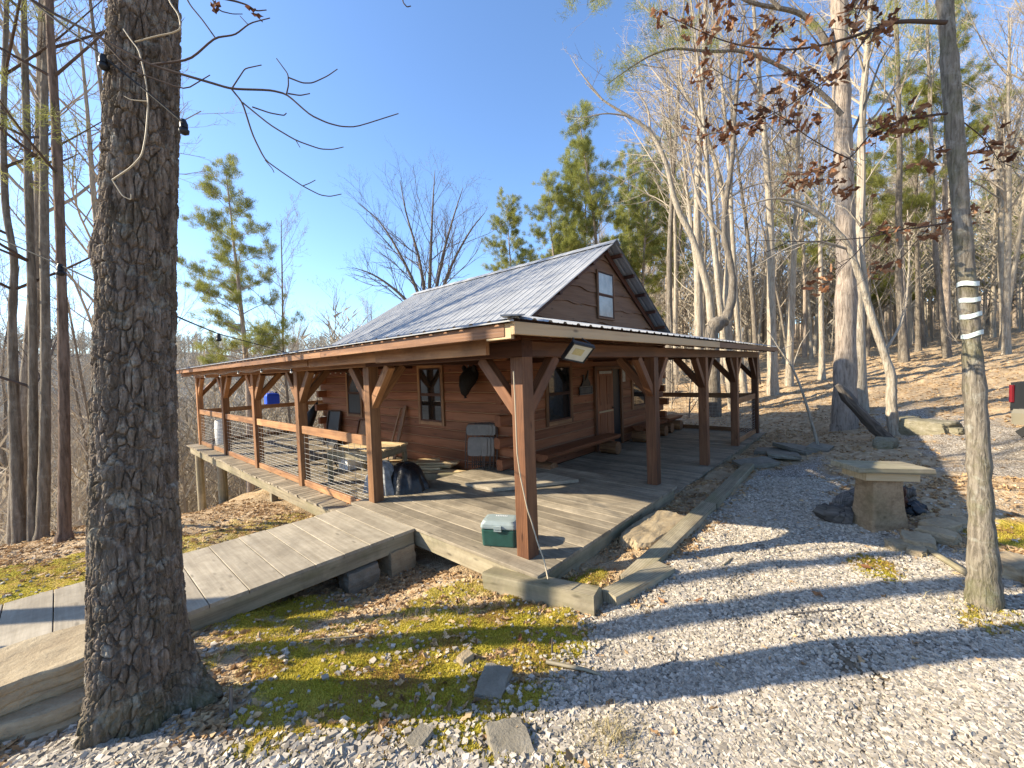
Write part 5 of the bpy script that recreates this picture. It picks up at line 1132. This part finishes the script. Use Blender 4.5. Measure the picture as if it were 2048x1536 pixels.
ob = [(root+pt([(60, 2), (200, 75), (300, 130), (420, 165), (463, 178), (540, 180), (573, 188), (620, 230), (655, 246), (682, 253), (712, 254), (797, 227)], DB), .007, .0020),
 (pt([(463, 178), (485, 205), (505, 270), (530, 320), (565, 345), (605, 372), (640, 390), (660, 393), (683, 388)], DB), .0038, .0018), (pt([(485, 205), (540, 250), (592, 281), (640, 298), (665, 299), (687, 294)], DB), .0036, .0017), (pt([(505, 214), (540, 226), (568, 231), (573, 226)], DB), .003, .002),
 (pt([(573, 188), (577, 170), (576, 148), (553, 117)], DB), .0032, .002), (pt([(577, 155), (605, 166), (625, 166), (655, 152), (675, 138)], DB), .003, .0018), (pt([(576, 187), (600, 191), (620, 187)], DB), .003, .002), (pt([(463, 178), (478, 155), (490, 137), (523, 130)], DB), .003, .002), (pt([(530, 320), (545, 338), (548, 345)], DB), .002, .0016),
 (pt([(605, 372), (620, 366), (631, 360)], DB), .002, .0016), (pt([(592, 281), (600, 295)], DB), .002, .0014), (pt([(300, 130), (380, 120), (430, 75), (470, 70), (500, 46), (540, 36)], DB), .005, .002), (pt([(430, 75), (405, 40), (380, 10), (360, -30)], DB), .003, .003), (pt([(200, 75), (260, 140), (370, 180), (420, 150)], DB), .004, .002), (pt([(495, 48), (480, 32)], DB), .002, .0016)]
bo = twig_thing('overhanging_bough', 'long dark bare bough with upturned tips hanging against the blue sky', ob, M['twig_dark'])
ob2 = [(root[:1]+[(-4.4, .7, 4.6)]+pt([(120, -60), (330, -20), (420, -8), (470, 2), (495, 10), (512, 22), (533, 20)], DB+.05), .007, .002), (pt([(420, -8), (440, 22), (465, 28), (485, 28)], DB+.05), .003, .0016), (pt([(800, -40), (806, 5), (814, 14), (822, 12)], DB+.1), .003, .002), (pt([(420, -8), (600, -50), (800, -40)], DB+.08), .006, .003)]
bo2 = twig_thing('overhanging_bough', 'short dark twigs with two dead leaf bunches at the top left', ob2, M['twig_dark'])
lp = np.array([at(a, b_, DB+.05) for a, b_ in ((508, 22), (514, 30), (500, 18), (518, 36), (430, 8), (436, 14), (427, 16))]); [link('dead_leaf_bunch', leaves_mesh('dead_leaf_bunch', q_, np.full(len(q_), .05), M['leaf'], 1.2, tone=np.full(len(q_), .08)), M['leaf'], bo2) for q_ in (lp[:4], lp[4:])]

# --- the taped tree on the right with its oak leaf sprays
rtb = [at(1968, 1222, 2.99), at(1968, 1150, 3.0), at(1962, 1020, 3.02), at(1956, 880, 3.04), at(1944, 700, 3.06), at(1932, 560, 3.08), at(1922, 420, 3.10), at(1908, 240, 3.13), at(1897, 100, 3.16), at(1888, -20, 3.2), at(1880, -300, 3.3), at(1885, -700, 3.5), at(1880, -1200, 3.7)]
rr_ = np.array((.108, .082, .069, .063, .055, .052, .050, .056, .050, .048, .045, .04, .02))
taped = explicit('oak_tree', 'slender mossy oak with four bands of white tape on its trunk', [(rtb, rr_)], [([rtb[9+k//3]*.5+rtb[10+k//3]*.5, rtb[10+k//3]+np.array((.9*math.cos(k*1.9), .9*math.sin(k*1.9), .5)), rtb[10+k//3]+np.array((1.9*math.cos(k*1.9), 1.9*math.sin(k*1.9), 1.2))], (.022, .014, .006)) for k in range(7)], 'right', twig='twig_dark', sides=18)
for k, (y0, tl) in enumerate(((569, .02), (601, 0), (631, -.04), (668, -.06))):
    c = at(1944-(668-y0)*.083, y0, 3.06); r2 = .059; mb = MB(); th2 = np.linspace(0, 2*np.pi, 25)
    V = [(c[0]+r2*math.cos(a), c[1]+r2*math.sin(a), c[2]+s*.017+tl*math.cos(a-2)*.3+.004*math.sin(3*a+k)) for s in (-1, 1) for a in th2[:-1]]
    mb.add(V, [(i, (i+1) % 24, 24+(i+1) % 24, 24+i) for i in range(24)], None, .5, True); mb.build('tape_band', M['tape'], taped)
sprays = [([(1893, 45), (1820, 42), (1780, 45), (1745, 60), (1700, 75), (1640, 92), (1580, 100), (1500, 95), (1440, 80), (1330, 30)], .016, .003, 34), ([(1745, 60), (1690, 130), (1640, 170), (1560, 222), (1480, 258), (1400, 272), (1360, 266)], .007, .002, 30), ([(1910, 225), (1850, 232), (1800, 242), (1745, 262), (1700, 318), (1640, 340), (1560, 350)], .010, .003, 34), ([(1925, 440), (1860, 452), (1800, 460), (1740, 475), (1620, 484), (1500, 480)], .007, .002, 14), ([(1915, 235), (1960, 270), (1985, 300), (2005, 335)], .005, .002, 9), ([(1700, 318), (1660, 300), (1610, 270), (1560, 230), (1500, 200)], .005, .002, 14), ([(1640, 170), (1600, 150), (1540, 150), (1470, 165), (1400, 120)], .004, .002, 16), ([(1930, 430), (1915, 425), (1895, 415)], .004, .002, 9), ([(1740, 475), (1700, 520), (1640, 560)], .004, .002, 5), ([(1640, 92), (1600, 40), (1540, 40), (1460, 30)], .005, .002, 14), ([(1860, 452), (1800, 520), (1740, 540)], .003, .002, 6), ([(1700, 75), (1720, 20), (1740, -20)], .005, .003, 9)]
bp = []; LC = []
for pts, r0, r1, nl in sprays:
    P = np.array(pt(pts, 3.12)); n = len(P); dd = np.linspace(0, 1, n)*R3.uniform(-.25, .6); P = np.array([at(a, b_, 3.12+q) for (a, b_), q in zip(pts, dd)]); u = np.arange(n); v = np.linspace(0, n-1, 4*n); Q = np.stack([np.interp(v, u, P[:, k]) for k in range(3)], -1); Q[1:-1] = (Q[:-2]+2*Q[1:-1]+Q[2:])/4
    bp.append((Q, np.linspace(r0, r1, 4*n), 6))
    for k in range(nl//2+4):
        i = R3.randint(n, 4*n-2); T, _ = curve(Q[i], side_dir(unit(Q[i+1]-Q[i-1]), rad(R3.uniform(25, 70))), R3.uniform(.12, .4), 4, .2, -.02); bp.append((T, np.linspace(.0028, .0016, 5), 3))
    cl = max(2, nl//4)
    for k in range(cl):
        i = R3.randint(int(n*.8), 4*n-1)
        for j in range(R3.randint(6, 11)): LC.append(Q[i]+rnd3()*np.array((.055, .055, .045))+np.array((0, 0, -.03)))
for (a, b_, m_) in ((1915, 430, 22), (1690, 380, 16), (1600, 360, 20), (1830, 235, 12), (1760, 255, 14), (1600, 190, 10), (1505, 105, 16), (1395, 140, 12), (1455, 262, 14), (1380, 262, 7), (1640, 355, 10), (1990, 285, 8), (1975, 330, 6), (1860, 325, 10), (1440, 20, 14), (1390, 40, 12), (1320, 35, 8), (1470, 60, 10), (1810, 455, 7), (1850, 465, 7), (1700, 30, 14), (1620, 235, 10), (1555, 205, 8)):
    c = at(a, b_, 3.2)
    for j in range(m_): LC.append(c+rnd3()*np.array((.06, .06, .05)))
link('leafy_boughs', mesh_of('leafy_boughs', bp), M['twig_dark'], taped)
LC = np.array(LC); link('dead_leaves', leaves_mesh('dead_leaves', LC, rng.uniform(.055, .105, len(LC)), M['leaf'], 1.1), M['leaf'], taped)

# --- pine beyond the porch end with its heavy limbs
D1 = topx((10.8, -2.0, 0))[2]
pb_ = [at(1688, 872, D1), at(1689, 840, D1), at(1691, 700, D1), at(1693, 520, D1), at(1688, 330, D1), at(1682, 150, D1), at(1678, 0, D1), at(1672, -250, D1), at(1668, -520, D1), at(1664, -760, D1)]
px1 = explicit('pine_tree', 'thickest pale trunked pine rising beyond the porch end', [(pb_, (.36, .27, .24, .225, .21, .19, .17, .14, .09, .03))], [(pt([(1682, 150), (1650, 75), (1610, 28), (1560, 16), (1500, 8), (1440, -30)], D1), (.11, .08, .07, .06, .05, .03)), (pt([(1684, 230), (1640, 180), (1560, 130), (1480, 98), (1435, 104), (1385, 100), (1340, 95), (1288, 116), (1240, 150), (1215, 168)], D1-.6), (.06, .05, .045, .04, .035, .03, .028, .02, .014, .01)), (pt([(1680, 60), (1720, -10), (1790, -60)], D1), (.06, .04, .02)), (pt([(1688, 300), (1735, 200), (1760, 120), (1790, 80)], D1), (.04, .03, .02, .01)), (pt([(1560, 16), (1500, -40), (1300, -60), (1180, 5)], D1-.4), (.045, .035, .03, .012))], 'pinebark', 'tree', 'dark_bark', (5, 2), sides=16)
C = []; D = []
for (a, b_, s, n) in ((1215, 165, 30, 8), (1235, 140, 30, 9), (1270, 118, 26, 9), (1310, 95, 26, 8), (1340, 75, 30, 8), (1370, 62, 24, 6), (1300, 60, 26, 6), (1330, 20, 34, 9), (1295, 15, 22, 7), (1150, 8, 22, 6), (1205, 10, 20, 6), (1180, -5, 24, 6), (1410, 85, 22, 5), (1260, 160, 18, 4), (1740, 75, 24, 6), (1790, 60, 34, 9), (1830, 90, 30, 8), (1800, 130, 26, 6), (1850, 20, 30, 8), (1760, 20, 30, 8), (1640, 60, 20, 5), (1560, 60, 26, 6)):
    for k in range(n): C.append(at(a+R3.gauss(0, s*.7), b_+R3.gauss(0, s*.5), D1-.6+R3.gauss(0, .35))); D.append(unit((R3.gauss(-.3, .5), R3.gauss(0, .5), R3.uniform(-.1, .8))))
link('needles', needles_mesh('needles', np.array(C), np.array(D), 44, .20, .0042), M['needle'], px1)
TREES += [(10.8, -2.0), (9.0, -3.0)]
# --- leaning tree and broken snag on its left
D2 = 9.4
explicit('bare_tree', 'crooked grey tree leaning left behind the slab pedestal', [(pt([(1796, 890), (1786, 850), (1782, 800), (1784, 755), (1768, 705), (1745, 640), (1728, 580), (1708, 520), (1690, 480), (1655, 443), (1610, 415), (1560, 402)], D2), (.16, .115, .10, .09, .08, .075, .07, .065, .058, .05, .04, .02))], [(pt([(1655, 443), (1600, 400), (1540, 395), (1470, 420), (1440, 440)], D2), (.04, .03, .02, .015, .008)), (pt([(1700, 500), (1640, 480), (1580, 490), (1500, 540)], D2), (.03, .025, .015, .008)), (pt([(1735, 600), (1720, 480), (1728, 330), (1720, 220), (1735, 120)], D2), (.05, .045, .04, .03, .015)), (pt([(1768, 705), (1810, 640), (1820, 520), (1815, 420)], D2), (.03, .025, .015, .008)), (pt([(1690, 480), (1640, 420), (1560, 330), (1500, 300)], D2), (.03, .02, .014, .006))], 'pale_bark', kids=(5, 4, 2))
mb = None
logs(pt([(1674, 770), (1690, 790), (1720, 825), (1755, 862), (1790, 893)], 9.2), [.05, .11, .10, .11, .15], 'dark broken snag leaning against the base of the crooked tree', M['old'])
# --- bent J shaped tree and long pale leaning tree behind the porch roof
D3 = 15.5; gb = lambda a, d: at(a, 900, d)
zb3 = float(gzn(*at(1428, 760, D3)[:2])); b3 = at(1428, 760, D3); b3[2] = zb3-.2
explicit('bare_tree', 'bent grey tree with a swollen elbow just above the porch roof', [([b3]+pt([(1428, 720), (1422, 665), (1432, 648), (1452, 640), (1464, 600), (1466, 560), (1458, 510), (1446, 470), (1452, 400), (1465, 320), (1470, 220), (1480, 120), (1490, 20)], D3), (.24, .22, .25, .29, .19, .15, .13, .12, .11, .10, .085, .07, .05, .02))], [(pt([(1446, 470), (1400, 420), (1380, 330), (1365, 260)], D3), (.06, .05, .03, .01)), (pt([(1465, 320), (1520, 250), (1560, 180)], D3), (.05, .03, .01)), (pt([(1452, 400), (1500, 370), (1560, 360), (1620, 380)], D3), (.04, .03, .02, .01)), (pt([(1470, 220), (1430, 150), (1410, 90)], D3), (.04, .03, .01))], 'dark_bark', kids=(5, 5, 3))
D4 = 17.0; b4 = at(1425, 760, D4); b4[2] = float(gzn(b4[0], b4[1]))-.2
explicit('bare_tree', 'long pale tree leaning left over the cabin roof ridge', [([b4]+pt([(1422, 600), (1400, 520), (1382, 468), (1358, 425), (1345, 385), (1334, 330), (1318, 292), (1300, 262), (1275, 243), (1256, 232), (1230, 216), (1205, 200), (1170, 165)], D4), (.18, .155, .14, .125, .115, .11, .10, .085, .075, .068, .06, .05, .035, .012))], [(pt([(1205, 200), (1180, 170), (1150, 130), (1140, 110)], D4), (.04, .03, .02, .008)), (pt([(1256, 232), (1210, 225), (1160, 238), (1130, 230)], D4), (.035, .025, .015, .008)), (pt([(1300, 262), (1298, 220), (1280, 190), (1240, 150)], D4), (.05, .04, .025, .01)), (pt([(1345, 385), (1310, 330), (1260, 350), (1240, 370)], D4), (.03, .025, .015, .008)), (pt([(1334, 330), (1300, 320), (1250, 330)], D4), (.03, .02, .008)), (pt([(1318, 292), (1330, 240), (1310, 180)], D4), (.04, .03, .01))], 'pale_bark', kids=(6, 5, 3))
D5 = 18.5; b5 = at(1462, 760, D5); b5[2] = float(gzn(b5[0], b5[1]))-.2
explicit('bare_tree', 'tall pale tree with upright arching trunk behind the elbow tree', [([b5]+pt([(1455, 600), (1457, 480), (1447, 390), (1428, 312), (1397, 234), (1365, 178), (1334, 137), (1300, 110)], D5), (.17, .145, .125, .11, .10, .08, .06, .04, .015))], [(pt([(1365, 178), (1360, 120), (1380, 60)], D5), (.05, .035, .01)), (pt([(1397, 234), (1440, 170), (1450, 90)], D5), (.05, .035, .01)), (pt([(1334, 137), (1280, 130), (1240, 100)], D5), (.03, .02, .008)), (pt([(1428, 312), (1380, 280), (1300, 178), (1250, 180)], D5), (.045, .035, .02, .008)), (pt([(1447, 390), (1500, 330), (1560, 300)], D5), (.045, .03, .01))], 'pale_bark', kids=(7, 5, 3))
# small forked sapling pole beside the porch end
twig_thing('dead_sapling', 'thin pale dead sapling leaning beside the porch end', [([at(1640, 905, 9.3), at(1625, 850, 9.4), at(1604, 780, 9.5), at(1585, 735, 9.6), at(1560, 700, 9.6), at(1535, 660, 9.6)], .035, .012), (pt([(1585, 735), (1600, 690), (1620, 660)], 9.6), .015, .006), (pt([(1560, 700), (1585, 690), (1580, 660)], 9.6), .012, .005)], M['pale_bark'], 'sapling')
# --- left foreground trunks at the crest
for (pts, rr_, lb, bk, nm) in (
  ([(128, 1084), (129, 1060), (129, 900), (127, 700), (120, 450), (112, 250), (100, 60), (92, -150), (85, -420), (80, -700)], (.115, .072, .062, .06, .056, .052, .045, .04, .03, .012), 'straight brown pine trunk nearest the left side of the big oak', 'red_bark', 'pine_tree'),
  ([(82, 1088), (86, 1050), (90, 900), (92, 700), (88, 450), (88, 200), (96, 0), (100, -250), (104, -520)], (.10, .075, .062, .056, .052, .045, .04, .028, .01), 'grey tree trunk left of the brown pine at the slope edge', 'dark_bark', 'bare_tree'),
  ([(66, 1100), (66, 900), (66, 650), (58, 400), (50, 150), (46, -100), (40, -380)], (.07, .055, .05, .046, .04, .03, .01), 'dark narrow trunk third in the row left of the oak', 'dark_bark', 'bare_tree'),
  ([(40, 1100), (34, 950), (28, 800), (24, 640), (30, 520), (10, 420), (6, 250), (12, 50), (20, -200)], (.09, .07, .06, .05, .045, .04, .035, .03, .01), 'crooked dark trunk at the left edge of the photo', 'dark_bark', 'bare_tree')):
    d = 6.0 if nm == 'pine_tree' else 6.3
    P = pt(pts, d); lim = []
    for k in range(8):
        i = R3.randint(len(P)-6, len(P)-2); a = R3.uniform(0, 6.28); L = R3.uniform(1.0, 2.2); lim.append(([P[i]*.5+P[i+1]*.5, P[i]*.5+P[i+1]*.5+np.array((L*.5*math.cos(a), L*.5*math.sin(a), L*.25)), P[i]*.5+P[i+1]*.5+np.array((L*math.cos(a), L*math.sin(a), L*.6))], (.022, .014, .006)))
    t = explicit(nm, lb, [(P, rr_)], lim, bk, kids=(5, 4, 2), twig='twig_dark', sides=12)
    if nm == 'pine_tree':
        C = []; D = []
        for (a, b_, s, n) in ((70, 235, 30, 8), (20, 240, 30, 8), (130, 260, 26, 6), (60, 330, 40, 7), (150, 340, 24, 5), (10, 160, 24, 4), (60, 30, 34, 6), (140, 40, 24, 5)):
            for k in range(n): C.append(at(a+R3.gauss(0, s*.7), b_+R3.gauss(0, s*.35), d+R3.gauss(0, .3))); D.append(unit((R3.gauss(0, .5), R3.gauss(0, .5), R3.uniform(-.2, .5))))
        link('needles', needles_mesh('needles', np.array(C), np.array(D), 30, .15, .003), M['needle'], t)
    TREES.append((P[0][0], P[0][1]))
# --- named middle distance trees
px_tree('pine_tree', P3[0], 487, 19, 1.03, 'airy sparse pine standing between the oak trunk and the bare tree behind the roof', 'pine', rz=.4)
PV = np.array(at(858, 760, 26)); TREES.append((PV[0], PV[1])); zv = float(gzn(PV[0], PV[1]))
stems = [[(850, 720), (848, 610), (812, 530), (765, 445), (715, 405)], [(852, 720), (852, 600), (838, 510), (812, 430), (800, 360)], [(856, 720), (858, 600), (862, 490), (866, 400), (870, 340)], [(858, 720), (868, 600), (885, 510), (908, 430), (926, 375)], [(860, 720), (874, 610), (902, 530), (940, 460), (970, 425)], [(848, 720), (835, 620), (780, 570), (740, 545), (705, 535)]]
explicit('bare_tree', 'fan shaped bare tree against blue sky behind the roof ridge', [([(PV[0], PV[1], zv-.3)]+pt(s[:2], 26), (.26, .2, .16)) for s in stems[:2]], [(pt(s, 26), (.17, .125, .085, .05, .016)) for s in stems], 'dark_bark', kids=(12, 7, 4), twig='twig_mid')
px_tree('bare_tree', B2[2], 575, 22, .95, 'slim bare tree crossing the right side of the sparse pine', 'tree', rz=1.1, bark='dark_bark')
px_tree('bare_tree', B2[5], 650, 26, .95, 'low bushy bare tree just above the left end of the roof', 'tree', rz=2.1)
px_tree('bare_tree', B2[5], 740, 33, .9, 'small bare tree peeping over the middle of the left eave', 'tree', rz=.6)
px_tree('pine_tree', P3[0], 1205, 28, 1.12, 'tallest green pine above the cabin peak', 'pine', rz=1.0)
px_tree('pine_tree', P3[2], 1128, 27, 1.05, 'broad green pine left of the tallest one behind the ridge', 'pine', rz=2.0)
px_tree('pine_tree', P3[2], 1165, 31, 1.22, 'full green pine close beside the tallest one behind the ridge', 'pine', rz=5.1)
px_tree('pine_tree', P3[2], 1262, 34, 1.2, 'broad green pine half hidden by the cabin peak', 'pine', rz=.7)
px_tree('pine_tree', P3[2], 1045, 30, .98, 'lowest green pine at the left end of the pines behind the ridge', 'pine', rz=3.0)
px_tree('pine_tree', P3[0], 1290, 30, .98, 'green pine behind the right slope of the main roof', 'pine', rz=4.0)
px_tree('pine_tree', P3[0], 1340, 36, 1.0, 'green pine showing between pale leaning trunks', 'pine', rz=5.0)
px_tree('pine_tree', P3[0], 1610, 33, 1.0, 'green pine deep in the woods left of the thickest pine', 'pine', rz=.2)
px_tree('pine_tree', P3[1], 1893, 23, .92, 'straight pale pine trunk just left of the taped tree', 'pine', rz=.2)
px_tree('bare_tree', B2[4], 1545, 17.5, 1.0, 'stout pale trunk standing alone on the leafy slope past the porch', 'tree', rz=.9, bark='pale_bark')
px_tree('bare_tree', B2[1], 1722, 12.6, .95, 'pale trunk close behind the thickest pine', 'tree', rz=2.9)
px_tree('bare_tree', B2[3], 2010, 24, 1.1, 'forked pale tree uphill at the right edge', 'tree', rz=1.9)
px_tree('bare_tree', B2[0], 1985, 30, 1.0, 'pale straight tree left of the forked one uphill', 'tree', rz=2.2)
px_tree('pine_tree', P3[2], 1800, 40, 1.2, 'green pine crown showing in the gap right of the thickest trunk', 'pine', rz=.8)
px_tree('pine_tree', P3[2], 2030, 38, 1.2, 'green pine crown at the upper right corner', 'pine', rz=2.8)
# trees just outside the left edge that throw the stripes over the boardwalk
for (x, y, sc, lb) in ((-6.3, 5.5, .85, 'bare tree outside the left edge, nearest the boardwalk'), (-5.15, 3.6, .95, 'bare tree outside the left edge, beside the stacked sandstone slabs')):
    place_tree('bare_tree', B2[1], x, y, sc, lb, 'tree'); TREES.append((x, y))
# --- the woods: individual trees
def woods(n, urange, drange, dmin, pine_p, lab, group, sc=(.75, 1.15), sap=0, pw=1.0, ok=lambda u, d, x, y: True):
    c = tries = 0
    while c < n and tries < 9000:
        tries += 1; u = R3.uniform(*urange); d = drange[0]+(drange[1]-drange[0])*R3.random()**pw; P = at(u, 760, d)
        if not free(P[0], P[1], dmin*(1+d/60)) or not ok(u, d, P[0], P[1]): continue
        TREES.append((P[0], P[1])); q = R3.random()
        if q < sap: place_tree('sapling', R3.choice(S2), P[0], P[1], R3.uniform(.6, 1.2), lab[2], 'sapling', group+' (saplings)', tilt=.06)
        elif q < sap+pine_p: place_tree('pine_tree', R3.choice(P3), P[0], P[1], R3.uniform(*sc), lab[1], 'pine', group+' (pines)', tilt=.02)
        else: place_tree('bare_tree', R3.choice(B2), P[0], P[1], R3.uniform(*sc), lab[0], 'tree', group, tilt=.045, bark=R3.choice(('pale_bark', 'pale_bark', 'pale_bark', 'dark_bark')))
        c += 1
woods(128, (-60, 640), (11, 62), 1.3, .0, ('bare grey tree in the valley woods beyond the left deck', 'dark pine in the valley woods beyond the left deck', 'thin bare sapling on the valley slope beyond the left deck'), 'valley trees beyond the left deck', (.8, 1.15), .28, 1.2, lambda u, d, x, y: u < 330 or (d > 34 and R3.random() < .75))
woods(14, (640, 1180), (34, 66), 2.5, .1, ('small bare tree far behind the cabin roof', 'distant pine far behind the cabin roof', 'thin sapling far behind the cabin'), 'trees far behind the cabin', (.5, .72), .1)
woods(240, (1180, 2180), (15, 75), 1.15, .07, ('bare pale tree in the hillside woods right of the cabin', 'green pine in the hillside woods right of the cabin', 'thin bare sapling in the hillside woods right of the cabin'), 'hillside trees right of the cabin', (.8, 1.15), .33, 1.1, lambda u, d, x, y: not (u > 1480 and d < 19) and not (u < 1335 and d < 36))
for k, (x, y) in enumerate(((-1, -11), (4, -12), (9, -13), (14, -15), (-6, -10), (1, -16), (7, -18))): place_tree('bare_tree', B2[k % 5], x, y, .95, 'bare tree behind the camera, mirrored in the porch windows', 'tree', 'trees mirrored in the windows', bark='pale_bark')
woods(9, (1330, 1500), (13, 20), .9, 0, ('bare slender tree seen through the far porch end', '', 'thin bare sapling seen through the far porch end'), 'trees seen through the far porch end', (.6, .9), .5)
# cheap far woods
def far_woods(name, n, f, label, green=0.0, h=(8, 14)):
    V = []; r = []
    for k in range(n):
        x, y, z = f(); H = R3.uniform(*h); w = .05+.0011*math.hypot(x-CAMP[0], y-CAMP[1]); a = R3.uniform(0, 6.28)
        V += [(x-w*math.cos(a), y-w*math.sin(a), z-.5), (x+w*math.cos(a), y+w*math.sin(a), z-.5), (x, y, z+H)]; r += [.3]
        for j in range(20):
            q = R3.uniform(.25, .95); zz_ = z+H*q; b_ = R3.uniform(0, 6.28); L = H*.30*(1.15-q); tx_, ty_, tz_ = x+L*math.cos(b_), y+L*math.sin(b_), zz_+L*R3.uniform(.6, 1.6); ww = w*.35
            V += [(x, y, zz_-ww*2), (x, y, zz_+ww*2), (tx_, ty_, tz_)]; r += [R3.random()]
            V += [(x+(tx_-x)*.4, y+(ty_-y)*.4, zz_+(tz_-zz_)*.4-ww), (x+(tx_-x)*.5, y+(ty_-y)*.5, zz_+(tz_-zz_)*.5+ww), (tx_+R3.gauss(0, .4), ty_+R3.gauss(0, .4), tz_+R3.uniform(-.2, .8))]; r += [R3.random()]
    V = np.array(V); me = np_mesh(name, V, [np.arange(len(V)).reshape(-1, 3)], False, {'rnd': ('FLOAT', 'POINT', np.repeat(np.array(r), 3))})
    return tag(link(name, me, M['fartwig']), label, 'woods', kind='stuff')
M['fartwig'] = leafmat('far_twigs', ((.25, .215, .165), (.39, .34, .265), (.54, .48, .38)), .2)
hx = rng.uniform(0, 1, 5000)
def ridge_pt():
    t = R3.uniform(rad(48), rad(120)); r = 100+215*R3.random()**.8
    top = 18+5*sstep(rad(70), rad(150), np.array(t))+5*(fbm(np.array(t*9), np.array(r*.01), 5)-.47)
    z = -26+(top+26)*sstep(95, 300, np.array(r))+3*(fbm(np.array(t*30), np.array(r*.05), 8)-.47)
    return CAMP[0]+r*math.cos(t), CAMP[1]+r*math.sin(t), float(z)
far_woods('distant_woods', 2300, ridge_pt, 'grey brown bare woods covering the far ridge')
def valley_pt():
    while True:
        t = R3.uniform(rad(60), rad(97)); r = 26+75*R3.random(); x, y = CAMP[0]+r*math.cos(t), CAMP[1]+r*math.sin(t)
        if not (-1 < x < 13 and y < 18): return x, y, float(gz(x, y))
far_woods('valley_woods', 900, valley_pt, 'dense bare undergrowth filling the valley beyond the deck', h=(5, 11))
def hill_pt():
    while True:
        t = R3.uniform(rad(-14), rad(32)); r = 42+70*R3.random(); x, y = CAMP[0]+r*math.cos(t), CAMP[1]+r*math.sin(t); return x, y, float(gz(x, y))
far_woods('uphill_woods', 800, hill_pt, 'dense far bare woods at the top of the leafy hillside', h=(7, 14))
# string light cords
def cordlight(pts, label, bulbs):
    t = thing('string_light', label, 'string light', tuple(pts[0])); P = np.array(pts); u = np.arange(len(P)); v = np.linspace(0, len(P)-1, 6*len(P)); Q = np.stack([np.interp(v, u, P[:, k]) for k in range(3)], -1)
    Q[1:-1] = (Q[:-2]+2*Q[1:-1]+Q[2:])/4; mb = MB(); mb.tube(Q, .005, 6); mb.build('cord', M['rubber'], t)
    for b_ in bulbs:
        mb = MB(); b_ = np.array(b_); mb.tube([b_+(0, 0, .010), b_-(0, 0, .012), b_-(0, 0, .032)], [.010, .018, .018], 10); s_ = mb.build('socket', M['black'], t)
        mb = MB(); mb.tube([b_-(0, 0, .031), b_-(0, 0, .042), b_-(0, 0, .058), b_-(0, 0, .066)], [.012, .023, .021, .008], 10); mb.build('bulb', M['bulb'] if b_[0] > -1.5 else M['black'], s_)
e1 = np.array((-.62, 4.3, 2.30))
cordlight(pt([(-120, -130), (60, 0), (125, 50), (205, 112), (290, 180), (366, 245)], 2.02), 'upper black string light cord tied round the big oak', [at(206, 113, 2.02), at(367, 243, 2.05)])
cordlight([at(-80, 440, 2.6), at(0, 478, 2.6), at(120, 530, 2.55), at(190, 562, 2.5), at(290, 600, 2.5), at(362, 637, 2.6), at(437, 668, 3.8), at(520, 690, 5.3), e1], 'lower black string light cord running from the oak to the porch eave', [at(120, 531, 2.55), at(437, 669, 3.8)])
pts = []; bl = []
for y in np.arange(4.6, 14.4, .5): pts.append((-.55, y, 2.10-.03*math.sin(y*3)))
cordlight(pts, 'string of small clear bulbs under the left eave', [p for p in pts[::3]])
pts = [(WL-.06, y, 2.08-.02*math.sin(y*5)) for y in np.arange(6.2, 10.5, .35)]; cordlight(pts, 'row of clear bulbs along the left log wall', pts[1::1])
